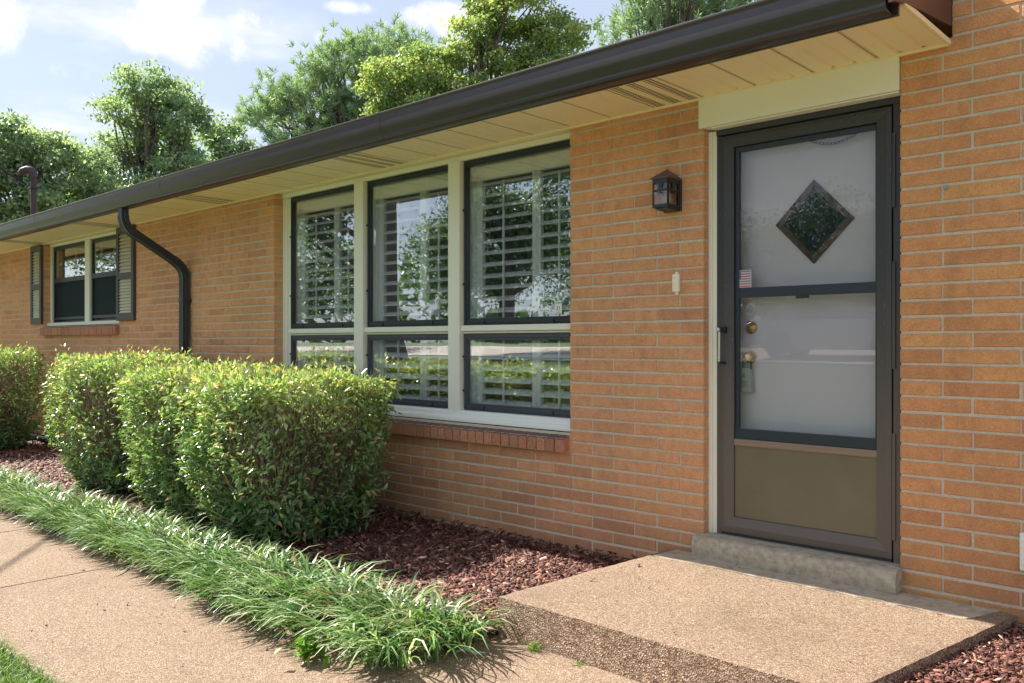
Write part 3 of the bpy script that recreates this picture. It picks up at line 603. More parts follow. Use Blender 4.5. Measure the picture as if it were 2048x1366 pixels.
MB().box(-2.178, -1.470, .078, .082, 1.612, 2.335).build('pane', 'glass_door', sd); MB().box(-2.178, -1.470, .074, .078, .866, 1.560).build('pane', 'glass_door', sd)
b = MB(); b.box(-2.200, -1.458, .054, .09, .776, .811); b.box(-2.198, -1.460, .050, .056, .782, .788); b.box(-2.198, -1.460, .050, .056, .800, .806); bevel(b.build('middle_rail', 'tan', sd), .002)
MB().box(-2.199, -1.459, .062, .08, .395, .775).build('kick_panel', 'panel', sd)
MB().box(-2.27, -1.39, .046, .08, .2985, .3115).build('bottom_sweep', 'black', sd)
MB().box(-2.303, -1.345, .036, .06, .2930, .2985).build('threshold', 'chrome', sd)
hd = MB(); hd.box(-2.262, -2.232, .012, .042, 1.375, 1.408); hd.tube([(-2.247, .014, 1.39), (-2.247, -.012, 1.388), (-2.247, -.02, 1.378)], .012, 10); hd.tube([(-2.247, -.018, 1.222), (-2.247, .0, 1.216), (-2.247, .042, 1.214)], .009, 10)
h = bevel(hd.build('handle', 'black', sd), .002); MB().tube([(-2.247, -.018, 1.38), (-2.247, -.020, 1.222)], .0075, 10).build('grip_bar', 'chrome', h, smooth=True)
MB().lathe([(.0, .032), (.010, .031), (.010, .02)], (-2.247, 0, 1.391), 16, 'y').build('lock_cylinder', 'chrome', h, smooth=True)
fd = child(bevel(MB().box(-2.33, -1.34, .160, .205, .29, 2.47).build('front_door', 'door'), .002)); 
dc = (-1.807, 1.938); hw, hh = .205, .214
def diamond(k, y): return [(dc[0] + sx * hw * k, y, dc[1] + sz * hh * k) for sx, sz in ((0, 1), (1, 0), (0, -1), (-1, 0))]
vs = diamond(1, .150) + diamond(.80, .146) + diamond(.76, .156) + diamond(1, .161); fs = []
for k in range(4): n = (k + 1) % 4; fs += [(k, 4 + k, 4 + n, n), (4 + k, 8 + k, 8 + n, 4 + n), (k, n, 12 + n, 12 + k)]
MB().add(vs, fs).build('diamond_moulding', 'door_brown', fd); MB().add(diamond(.77, .1575), [(0, 1, 2, 3)]).build('diamond_pane', 'screen', fd)
MB().lathe([(0, .03), (.014, .03), (.018, .024), (.030, .014), (.036, .006), (.036, 0)], (-2.155, .160, 1.402), 24, 'y').build('deadbolt', 'brass', fd, smooth=True)
MB().lathe([(0, .062), (.012, .061), (.022, .055), (.026, .045), (.022, .034), (.012, .028), (.012, .010), (.030, .008), (.034, 0)], (-2.155, .160, 1.245), 24, 'y').build('knob', 'brass', fd, smooth=True)
lb = empty('lockbox', (-2.165, .125, 1.12), 'grey key lockbox hanging from the brass knob behind the door glass', 'lockbox')
def sub(o, p): o.parent = p; o.location = -p.location; return o
b = MB(); b.add([(-2.195, .118, 1.055), (-2.135, .118, 1.055), (-2.145, .118, 1.185), (-2.190, .118, 1.185), (-2.195, .145, 1.055), (-2.128, .145, 1.055), (-2.138, .145, 1.188), (-2.190, .145, 1.188)], [(0, 1, 2, 3), (1, 5, 6, 2), (0, 4, 5, 1), (3, 2, 6, 7), (4, 0, 3, 7), (5, 4, 7, 6)])
sub(bevel(b.build('case', 'lockgrey'), .004), lb); sub(MB().tube([(-2.185, .13, 1.18), (-2.185, .13, 1.235), (-2.175, .13, 1.262), (-2.150, .13, 1.268), (-2.138, .13, 1.245), (-2.14, .13, 1.18)], .006, 8).build('shackle', 'black', smooth=True), lb)
b = MB()
for i in range(3):
    b.box(-2.184, -2.170, .1155, .119, 1.150 - i * .006, 1.153 - i * .006)
    for j in range(3): b.box(-2.186 + j * .011, -2.180 + j * .011, .1155, .119, 1.110 - i * .012, 1.114 - i * .012)
sub(b.build('keypad', 'black'), lb)
# chain in front of the top of the inner door
ch = MB(); x0, x1, za = -1.835, -1.545, 2.363
for i in range(15):
    t = (i + .5) / 15; xx = x0 + (x1 - x0) * t; zc = za - .052 * (1 - (2 * t - 1) ** 2); dz = .052 * 4 * (2 * t - 1) / (x1 - x0) / 2; a = math.atan(dz * 1.0); r_ = .012
    pts = []
    for k in range(11):
        th = 2 * math.pi * k / 10; u, v = r_ * 1.05 * math.cos(th), .005 * math.sin(th); pts.append((xx + u * math.cos(a) - (v * math.sin(a)), .112 + (v if i % 2 else 0) * .6, zc + u * math.sin(a) + v * math.cos(a)))
    ch.tube(pts, .0022, 5, cap=False)
tag(ch.build('door_chain', 'black'), 'thin black safety chain drooping behind the top of the door glass', 'chain')
# flag decal and alarm sticker (flat prints)
FL = empty('flag_decal', (-2.16, .0725, 1.655), 'small American flag decal in the lower left of the upper door glass', 'sticker')
def flat(name, col, rough=.5): return simple(name, col, rough, mott=.02)
red, wht, blu, ink = flat('decal_red', (.36, .12, .16)), flat('decal_white', (.62, .60, .66)), flat('decal_blue', (.012, .05, .17)), flat('sticker_ink', (.03, .03, .04))
fx0, fx1, fz0, fz1 = -2.206, -2.112, 1.617, 1.702
def flatq(name, mat, qs, par, y):
    b = MB()
    for a, c, d, e in qs: b.box(a, c, y, y + .0006, d, e)
    return sub(b.build(name, mat), par)
flatq('decal_border', wht, [(fx0 - .003, fx1 + .003, fz0 - .003, fz1 + .003)], FL, .0715)
sh = (fz1 - fz0) / 13
flatq('red_stripes', red, [((fx0 if i < 6 or i > 6 and False else fx0) if i < 6 else fx0 + .038, fx1, fz0 + i * sh, fz0 + (i + 1) * sh) for i in range(0, 13, 2)], FL, .0705)
flatq('canton', blu, [(fx0, fx0 + .038, fz0 + 6 * sh, fz1)], FL, .0697)
flatq('stars', wht, [(fx0 + .003 + .0065 * c_ + (.0032 if r_ % 2 else 0), fx0 + .0050 + .0065 * c_ + (.0032 if r_ % 2 else 0), fz0 + 6 * sh + .003 + r_ * .0047, fz0 + 6 * sh + .0052 + r_ * .0047) for r_ in range(9) for c_ in range(6 if r_ % 2 == 0 else 5)], FL, .0690)
AL = empty('alarm_sticker', (-3.463, .113, 1.548), 'small white sticker reading ALARM 21 in the corner of the right window pane', 'sticker')
flatq('sticker_face', M['white'], [(-3.494, -3.433, 1.508, 1.589)], AL, .1145)
def txt(s, x, z, size, par, y, name='lettering'):
    c = bpy.data.curves.new(name, 'FONT'); c.body = s; c.size = size; c.align_x = 'CENTER'; c.extrude = .0002
    t = bpy.data.objects.new('t', c); COL.objects.link(t); dg = bpy.context.evaluated_depsgraph_get(); me = bpy.data.meshes.new_from_object(t.evaluated_get(dg)); bpy.data.objects.remove(t)
    o = link(name, me, ink, par); me.materials.clear(); me.materials.append(ink); o.rotation_euler = (R(90), 0, 0); o.location = Vector((x, y, z)) - par.location; return o
txt('ALARM', -3.4635, 1.571, .0165, AL, .1140); txt('21', -3.4635, 1.530, .036, AL, .1140); txt('ALARM', -3.4635, 1.514, .0095, AL, .1140)
# ------------------------------------------------------------------ wall fittings
LT = empty('wall_lantern', (-2.54, 0, 2.05), 'black square coach lantern with arched panes on the brick beside the storm door', 'lantern')
lx0, lx1, ly0, ly1, lz0, lz1 = -2.590, -2.490, -.132, -.020, 2.058, 2.214
def LTb(name, mat, fn, bev=0, **k):
    b = MB(); fn(b); o = sub(b.build(name, mat, **k), LT)
    if bev: bevel(o, bev)
    return o
LTb('back_plate', 'lantern', lambda b: b.box(-2.592, -2.483, -.018, -.001, 2.045, 2.222), .002)
def face(b, along, fixed, lo, hi):
    def bx(a, c, d, e):
        if along == 'x': b.box(a, c, fixed, fixed + .003, d, e)
        else: b.box(fixed - .003, fixed, a, c, d, e)
    bx(lo, hi, lz0, lz0 + .018); bx(lo, hi, lz1 - .022, lz1); bx(lo, lo + .008, lz0 + .018, lz1 - .022); bx(hi - .008, hi, lz0 + .018, lz1 - .022)
    zm = lz0 + .090; bx(lo + .008, hi - .008, zm, zm + .009); mid = (lo + hi) / 2; bx(mid - .011, mid + .011, zm + .009, lz1 - .022); bx(mid - .005, mid + .005, zm - .014, zm)
    for c_ in ((lo + .008 + mid - .011) / 2, (hi - .008 + mid + .011) / 2):   # arch spandrels
        hw_ = (mid - .011 - lo - .008) / 2
        for q in range(4):
            a = q / 4; w2 = hw_ * (1 - math.cos(a * 1.5)); zt_ = lz1 - .022; zq = zt_ - .018 + .018 * math.sin(a * 1.57)
            bx(c_ - hw_, c_ - hw_ + w2 + .001, zq, zt_); bx(c_ + hw_ - w2 - .001, c_ + hw_, zq, zt_)
LTb('cage', 'lantern', lambda b: (face(b, 'x', ly0, lx0, lx1), face(b, 'y', lx1, ly0, ly1), face(b, 'y', lx0 + .003, ly0, ly1)))
LTb('lamp_glass', 'glass_lamp', lambda b: (b.box(lx0 + .006, lx1 - .006, ly0 + .005, ly0 + .007, lz0 + .01, lz1 - .01), b.box(lx1 - .007, lx1 - .005, ly0 + .008, ly1, lz0 + .01, lz1 - .01)))
LTb('roof', 'lantern_roof', lambda b: b.add([(lx0 - .008, ly0 - .008, lz1), (lx1 + .008, ly0 - .008, lz1), (lx1 + .008, -.004, lz1), (lx0 - .008, -.004, lz1), (-2.54, -.062, 2.276), (lx0 - .008, ly0 - .008, lz1 + .006), (lx1 + .008, ly0 - .008, lz1 + .006), (lx1 + .008, -.004, lz1 + .006), (lx0 - .008, -.004, lz1 + .006)],
    [(0, 3, 2, 1), (0, 1, 6, 5), (1, 2, 7, 6), (2, 3, 8, 7), (3, 0, 5, 8), (5, 6, 4), (6, 7, 4), (7, 8, 4), (8, 5, 4)]))
LTb('floor', 'lantern', lambda b: b.box(lx0 + .02, lx1 - .004, ly0 + .01, ly1, lz0 - .012, lz0 - .001))
LTb('bulb', 'bulb', lambda b: b.lathe([(0, .0), (.020, .004), (.030, .022), (.032, .036), (.024, .055), (.014, .07), (.013, .085)], (-2.535, -.072, lz0 + .012), 18), smooth=True)
DB = empty('doorbell', (-2.514, 0, 1.6), 'ivory doorbell button on the brick between window and storm door', 'doorbell')
b = MB(); b.box(-2.535, -2.493, -.022, 0, 1.602, 1.700); sub(bevel(b.build('cover', 'ivory'), .004), DB)
sub(bevel(MB().box(-2.524, -2.504, -.008, 0, 1.588, 1.712).build('mounting_tab', 'ivory'), .002), DB)
sub(MB().lathe([(0, .027), (.006, .026), (.008, .022)], (-2.522, 0, 1.682), 14, 'y').build('button', 'ivory', smooth=True), DB)
b = MB()
for i in range(3): b.box(-2.530, -2.508, -.0232, -.022, 1.634 + i * .008, 1.6365 + i * .008)
sub(b.build('ridges', 'ivory'), DB)
tag(MB().tube([(-1.142, 0, 2.012), (-1.142, -.012, 2.010), (-1.142, -.014, 2.0)], .0085, 10).build('wall_anchor', 'lockgrey'), 'tiny grey plastic anchor in the brick right of the storm door', 'anchor')
CB = empty('conduit_cover', (-.80, 0, .36), 'white plastic cover box low on the brick at the right edge', 'cover')
sub(bevel(MB().box(-.850, -.74, -.03, -.002, .372, .528).build('box', 'white'), .005), CB); sub(MB().box(-.840, -.75, -.034, -.029, .40, .50).build('lid', 'white'), CB)
# downspout: ribbed rectangular pipe with two elbows
DS = empty('downspout', (-8.16, -.06, 0), 'dark ribbed metal downspout dropping from the brown gutter beside the picture window', 'downspout')
def rect_sweep(b, pts, wx=.042, wy=.034, rib=0):
    pts = [Vector(p) for p in pts]; vs = []
    ring = []
    for sx, sy in ((-1, -1), (-.6, -1), (-.5, -.86), (-.35, -.86), (-.25, -1), (0, -1), (.1, -.86), (.25, -.86), (.35, -1), (.6, -1), (1, -1), (1, -.45), (.88, -.3), (.88, -.1), (1, .05), (1, .4), (.88, .5), (.88, .7), (1, .85), (1, 1), (-1, 1)): ring.append((sx * wx, sy * wy))
    for i, p in enumerate(pts):
        t = (pts[min(i + 1, len(pts) - 1)] - pts[max(i - 1, 0)]).normalized(); xax = Vector((1, 0, 0)); yax = t.cross(xax).normalized() * (1 if t.z < 0 else -1)
        if yax.y < 0: yax = -yax
        k = 1 + (rib if i % 2 else 0); vs += [p + xax * a * k + yax * c * k for a, c in ring]
    n = len(ring); b.add(vs, [(i * n + k, i * n + (k + 1) % n, (i + 1) * n + (k + 1) % n, (i + 1) * n + k) for i in range(len(pts) - 1) for k in range(n)]); return b
X = -8.19
def arc(y0, z0, y1, z1, yc, zc, n): 
    return [(X, (1 - t) ** 2 * y0 + 2 * t * (1 - t) * yc + t * t * y1, (1 - t) ** 2 * z0 + 2 * t * (1 - t) * zc + t * t * z1) for t in (i / n for i in range(n + 1))]
sub(rect_sweep(MB(), [(X, -.655, 2.62), (X, -.655, 2.53)]).build('outlet', 'pipe'), DS)
sub(rect_sweep(MB(), arc(-.655, 2.535, -.54, 2.36, -.655, 2.41, 14), .044, .036, .05).build('elbow', 'pipe'), DS)
sub(rect_sweep(MB(), [(X, -.545, 2.365), (X, -.17, 2.145)], .043, .035).build('offset_pipe', 'pipe'), DS)
sub(rect_sweep(MB(), arc(-.18, 2.15, -.055, 1.98, -.055, 2.08, 14), .044, .036, .05).build('elbow', 'pipe'), DS)
sub(rect_sweep(MB(), [(X, -.055, 1.99), (X, -.055, .12)]).build('pipe', 'pipe'), DS)
sub(bevel(MB().box(X - .05, X + .05, -.094, 0, 1.735, 1.765).build('strap', 'pipe'), .002), DS)
dr = MB(); pts = [(-8.3, -.16, .10)] + [(-8.3 - i * .012, -.16, .085) for i in range(1, 400)]
dr.tube(pts, [.058 if i % 2 else .052 for i in range(len(pts))], 14); tag(dr.build('drain_pipe', 'drain', smooth=True), 'black corrugated drain pipe lying on the mulch at the foot of the wall', 'pipe')
# service mast and its cable
MS = empty('service_mast', (-13.6, .3, 3.0), 'rusty brown service mast pipe with a curved weatherhead above the roof', 'mast')
sub(MB().tube([(-13.6, .3, 2.9), (-13.6, .3, 3.80)], .040, 14).build('pipe', 'rust', smooth=True), MS)
sub(MB().tube([(-13.6, .3, 3.74), (-13.603, .297, 3.80), (-13.625, .275, 3.845), (-13.665, .235, 3.86), (-13.71, .19, 3.84), (-13.735, .165, 3.80)], [.046, .054, .060, .060, .056, .046], 14).build('weatherhead', 'rust', smooth=True), MS)
sub(bevel(MB().box(-13.66, -13.54, .24, .36, 3.58, 3.61).build('clamp', 'black'), .004), MS)
loops = MB()
for k in range(3):
    a = k * .03; loops.tube([(-13.73 + a * .4, .17, 3.80), (-13.77, .12, 3.72 - a), (-13.72, .14 - a, 3.66 - a), (-13.67, .20, 3.63 - a * .5), (-13.80 + a, .06, 3.66)], .008, 6)
sub(loops.build('wire_loops', 'cable'), MS)
A_, B_ = Vector((-13.66, .22, 3.64)), Vector((3.96, -17.12, 10.76)); pts = []
for i in range(61):
    t = i / 60; p = A_.lerp(B_, t); p.z -= .89 * 4 * t * (1 - t); pts.append(p)
tag(MB().tube(pts, .014, 6).build('service_cable', 'cable'), 'black overhead cable running off to the left from the service mast', 'cable')
up = empty('utility_pole', (3.96, -17.12, 0), 'wooden utility pole that carries the overhead cable, out of view', 'pole')
sub(MB().tube([(3.96, -17.12, 0), (3.96, -17.12, 11.3)], [.17, .12], 12).build('shaft', 'bark'), up)
# ------------------------------------------------------------------ clipped shrubs
def inside(P_, c, a, b_, top): return (np.abs((P_[:, 0] - c[0]) / a) ** 3 + np.abs((P_[:, 1] - c[1]) / b_) ** 3) < 1
def shrub(c, a, b_, top, nl, label, ragged=0, bare=0, bare_th=0, seed=0):
    o = empty('shrub', (c[0], c[1], .02), label, 'shrub', 'clipped shrubs in the mulch bed along the house')
    r0 = np.random.default_rng(seed); n = nl
    # surface distribution on a rounded block that narrows to the ground
    t = r0.uniform(0, 1, n); sidef = r0.uniform(0, 1, n) < .70
    th = r0.uniform(0, 2 * np.pi, n); ct, st2 = np.cos(th), np.sin(th); p = 4.2
    rr = (np.abs(ct) ** p + np.abs(st2) ** p) ** (-1 / p)
    h = r0.uniform(.03, 1, n) ** .85; taper = .60 + .40 * np.clip(h / .55, 0, 1) ** .8; taper = np.where(h > .93, taper * (1 - (h - .93) * 1.2), taper)
    rad = np.where(sidef, 1 - r0.exponential(.09, n), np.sqrt(r0.uniform(0, 1, n)) * .97); lump = 1 + .07 * np.sin(th * 5 + h * 7 + seed) + .05 * np.sin(th * 11 - h * 13 + seed * 2) + .035 * np.sin(th * 23 + h * 29)
    rad = np.clip(rad, .3, 1.2) * lump
    hh_ = np.where(sidef, h, 1 - r0.exponential(.05, n) + .03 * np.sin(th * 3 + rad * 6 + seed)); tp = np.where(sidef, taper, .93)
    x = ct * rr * rad * tp * a; y = st2 * rr * rad * tp * b_; z = hh_ * top
    stick = r0.uniform(0, 1, n) < .06; z = np.where(stick & ~sidef, z + r0.uniform(0, .09, n), z); x = np.where(stick & sidef, x * 1.10, x); y = np.where(stick & sidef, y * 1.10, y)
    C = np.stack([x, y, z], 1); outn = nrm(np.stack([x / a ** 2, y / b_ ** 2, np.where(sidef, .25, 2.2)], 1))
    # thin patches where the twigs show
    pn = np.sin(x * 6.1 + seed) * np.sin(y * 5.3 + seed * 1.7) * np.sin(z * 6.7 + seed * .6) + .35 * np.sin(th * 9 + h * 11)
    patch = (pn > .34 - ragged) | (bare > 0) & (np.cos(th - bare_th) > .55) & (h > .22) & (h < .86); keep = ~(patch & (r0.uniform(0, 1, n) < .60) & sidef) & ~((~sidef) & (pn > .1) & (r0.uniform(0, 1, n) < .55)) ; C, outn = C[keep], outn[keep]; n = len(C)
    ax = nrm(outn * .6 + r0.normal(0, .55, (n, 3)) + np.stack([np.full(n, -.15), np.zeros(n), np.where(sidef[keep], -.12, .45)], 1)); nr = nrm(outn * .7 + r0.normal(0, .5, (n, 3)) + [0, 0, .5])
    ln = r0.uniform(.026, .058, n) * np.where(C[:, 2] < .35, 1.3, 1); V, F = leaves(C, ax, nr, ln, ln * r0.uniform(.30, .50, n))
    hue = np.clip(r0.beta(2, 2.6, n) * .85 + .34 * (C[:, 2] / top) ** 2.2 - .06 + .12 * np.sin(C[:, 0] * 7 + seed) * np.sin(C[:, 2] * 8), 0, 1); hue = np.where(r0.uniform(0, 1, n) < .025, 1, hue)  # leaves paler with height: sunlight on the tops worked into their colour
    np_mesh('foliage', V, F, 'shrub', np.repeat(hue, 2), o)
    # twigs: upright stems fanning from the base, ending under the leaf shell
    m_ = int(nl * .20); th = r0.uniform(0, 2 * np.pi, m_); rb = r0.uniform(0, .42, m_); re = np.clip(rb + r0.uniform(.2, .62, m_), 0, .97)
    rr = (np.abs(np.cos(th)) ** p + np.abs(np.sin(th)) ** p) ** (-1 / p); z0 = r0.uniform(0, .7, m_) * top; z1 = np.minimum(z0 + r0.uniform(.10, .5, m_) * top, top * 1.02)
    f = lambda r_, z_: np.stack([np.cos(th) * rr * r_ * a, np.sin(th) * rr * r_ * b_, z_], 1)
    q = np.clip(z0 / top, 0, 1); A0 = f(np.clip(rb + q * .5, 0, .93), z0); A1 = f(re, z1) + r0.normal(0, .055, (m_, 3)); D = nrm(A1 - A0); S = nrm(np.cross(D, r0.normal(0, 1, (m_, 3)))); T = np.cross(D, S); wv_ = r0.uniform(.0014, .0038, m_)[:, None]
    mid_ = (A0 + A1) / 2 + r0.normal(0, .015, (m_, 3))
    V = np.stack([A0 + S * wv_, A0 - S * wv_ * .5 + T * wv_, A0 - S * wv_ * .5 - T * wv_, mid_ + S * wv_ * .8, mid_ - S * wv_ * .4 + T * wv_ * .8, mid_ - S * wv_ * .4 - T * wv_ * .8, A1 + S * wv_ * .3, A1 - S * wv_ * .2 + T * wv_ * .3, A1 - S * wv_ * .2 - T * wv_ * .3], 1).reshape(-1, 3)
    bb = np.arange(m_)[:, None] * 9; F = np.concatenate([bb + [3 * s + i, 3 * s + (i + 1) % 3, 3 * s + 3 + (i + 1) % 3, 3 * s + 3 + i] for s in (0, 1) for i in range(3)], 1).reshape(-1, 4)
    np_mesh('twigs', V, F, 'twig', np.repeat(r0.uniform(0, 1, m_), 6), o)
    b = MB()
    for i in range(16):
        an = r0.uniform(0, 6.28); e = r0.uniform(.25, .75); p0 = Vector((.10 * a * math.cos(an * 3), .12 * b_ * math.sin(an * 3), 0)); p2 = Vector((math.cos(an) * a * e, math.sin(an) * b_ * e, top * r0.uniform(.55, .9))); p1 = p0.lerp(p2, .5) + Vector((r0.normal(0, .04), r0.normal(0, .04), .05))
        b.tube([p0, p1, p2], [.012, .008, .003], 6)
    b.build('stem', 'twig', o, smooth=True)
    # low broad leaves near the ground
    m_ = int(nl * .025); th = r0.uniform(0, 2 * np.pi, m_); C = np.stack([np.cos(th) * a * r0.uniform(.5, .78, m_), np.sin(th) * b_ * r0.uniform(.5, .8, m_), r0.uniform(.03, .28, m_)], 1)
    on = nrm(np.stack([np.cos(th), np.sin(th), .2 * np.ones(m_)], 1)); V, F = leaves(C, on + r0.normal(0, .5, (m_, 3)), on * .2 + r0.normal(0, .3, (m_, 3)) + [0, 0, 1], r0.uniform(.05, .09, m_), r0.uniform(.018, .03, m_))
    np_mesh('low_leaves', V, F, 'shrub', np.repeat(r0.uniform(0, .5, m_), 2), o); return o
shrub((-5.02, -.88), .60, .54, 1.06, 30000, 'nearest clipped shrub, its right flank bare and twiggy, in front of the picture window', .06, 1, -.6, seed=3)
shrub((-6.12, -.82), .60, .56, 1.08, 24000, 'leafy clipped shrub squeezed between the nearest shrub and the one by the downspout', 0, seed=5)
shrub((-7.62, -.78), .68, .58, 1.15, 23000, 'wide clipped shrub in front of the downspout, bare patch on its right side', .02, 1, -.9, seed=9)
shrub((-11.62, -.90), .62, .58, 1.19, 16000, 'shrub cut by the left edge of the photo, showing bare trunks near the drain pipe', .05, seed=13)
shrub((-13.4, -.85), .70, .56, 1.15, 4000, 'farthest clipped shrub beyond the left edge of the photo', 0, seed=17)
# ------------------------------------------------------------------ liriope border
def border():
    cx = []; x = -12.5
    while x < -2.60: cx.append(x); x += .105
    B, Dn, Ln, Wd, Up, Hu = [], [], [], [], [], []
    for x in cx:
        for row in range(4):
            bx = x + rng.uniform(-.05, .05); by = -1.50 - row * .118 + rng.uniform(-.04, .04)
            if x > -3.2: by = by + (x + 3.2) * .10
            if by > -1.33 and bx > -2.72: continue
            n = rng.integers(30, 46) if x > -7 else 22
            an = rng.uniform(0, 2 * np.pi, n)
            bias = np.array([[-.05, .25], [-.25, -.45], [-.35, -.85], [-.4, -1.15]][row])
            if x > -3.0: bias = bias * .5 + np.array([.45, -.35])
            d = np.stack([np.cos(an), np.sin(an)], 1) * .8 + bias; d = d / np.linalg.norm(d, axis=1, keepdims=True)
            by -= .05 * (row == 3) * (x > -4.2)
            B.append(np.stack([bx + rng.normal(0, .022, n), by + rng.normal(0, .022, n), np.full(n, .0)], 1)); Dn.append(np.stack([d[:, 0], d[:, 1], np.zeros(n)], 1))
            Ln.append(rng.uniform(.165, .31, n) * (1.12 if x > -4 else 1)); Wd.append(rng.uniform(.007, .0125, n)); Up.append(rng.uniform(.95, 1.5, n)); Hu.append(np.clip(rng.uniform(0, 1, n) + rng.normal(0, .08), 0, 1))
    B, Dn, Ln, Wd, Up, Hu = map(np.concatenate, (B, Dn, Ln, Wd, Up, Hu)); V, F = blades(B, Dn, Ln, Wd, Up)
    V[:, 2] = np.maximum(V[:, 2], .004 + rng.uniform(0, .01, len(V)))
    return tag(np_mesh('liriope_border', V, F, 'liriope', np.repeat(Hu, 4)), 'dense border of arching strappy liriope blades between the mulch and the walkway', 'border grass', kind='stuff')
border()
n = 26000; x = rng.uniform(-6.5, -1.8, n); y = -2.85 - rng.uniform(0, 1, n) ** 1.6 * 2.2; an = rng.uniform(0, 6.28, n); d = np.stack([np.cos(an), np.sin(an), 0 * an], 1)
V, F = blades(np.stack([x, y, np.full(n, -.02)], 1), d, rng.uniform(.04, .10, n), rng.uniform(.003, .0055, n), rng.uniform(.9, 1.5, n), 3)
tag(np_mesh('lawn_grass', V, F, 'grass', np.repeat(rng.uniform(0, 1, n), 3)), 'bright green lawn blades at the near edge of the walkway', 'grass', kind='stuff')
# little weeds
def weed(name, c, n, ln, label, up=(.7, 1.4)):
    an = rng.uniform(0, 6.28, n); d = np.stack([np.cos(an), np.sin(an), 0 * an], 1); V, F = blades(np.array(c) + rng.normal(0, .012, (n, 3)) * [1, 1, 0], d, rng.uniform(ln * .6, ln, n), np.full(n, .004), rng.uniform(*up, n), 3)
    tag(np_mesh(name, V, F, 'grass', np.repeat(rng.uniform(0, 1, n), 3)), label, 'weed')
weed('weed', (-2.40, -1.325, .0), 40, .09, 'small grassy weed at the foot of the stoop beside the border grass')
weed('weed', (-2.17, -1.325, .0), 22, .045, 'low green weed in the joint below the front face of the stoop', (.2, .8))
weed('weed', (-2.78, -.05, .03), 22, .07, 'thin green sprig in the mulch against the wall beside the stoop')
m_ = 46; c = np.array([-3.02, -2.05, .03]) + rng.normal(0, .035, (m_, 3)) * [1, 1, .5] + [0, 0, .02]
V, F = leaves(c, rng.normal(0, .6, (m_, 3)) + [.3, -.7, .1], rng.normal(0, .3, (m_, 3)) + [0, 0, 1], rng.uniform(.04, .07, m_), rng.uniform(.03, .045, m_)); 
tag(np_mesh('broadleaf_weed', V, F, 'grass', np.repeat(rng.uniform(.2, .8, m_), 2)), 'broad-leaved green weed on the walkway side of the liriope border', 'weed')
tag(MB().tube([(-2.60, -1.60, .02), (-2.57, -1.57, .03), (-2.53, -1.56, .022), (-2.49, -1.53, .024)], [.004, .007, .006, .003], 7).build('pale_stick', 'lockgrey', smooth=True), 'short pale twig lying on the walkway beside the end of the border', 'twig')
def litter(n):
    x = np.concatenate([rng.uniform(-6.5, -1.0, n), rng.uniform(-2.5, -1.1, n // 2)]); y = np.concatenate([rng.uniform(-2.8, -1.95, n), rng.uniform(-1.25, -.1, n // 2)])
    return np.stack([x, y, np.where(y > -1.3, .187, .004)], 1), np.full(len(x), .42)
tag(chips('leaf_litter', 90, litter), 'specks of bark and dry leaf scattered over the walkway and stoop', 'litter')
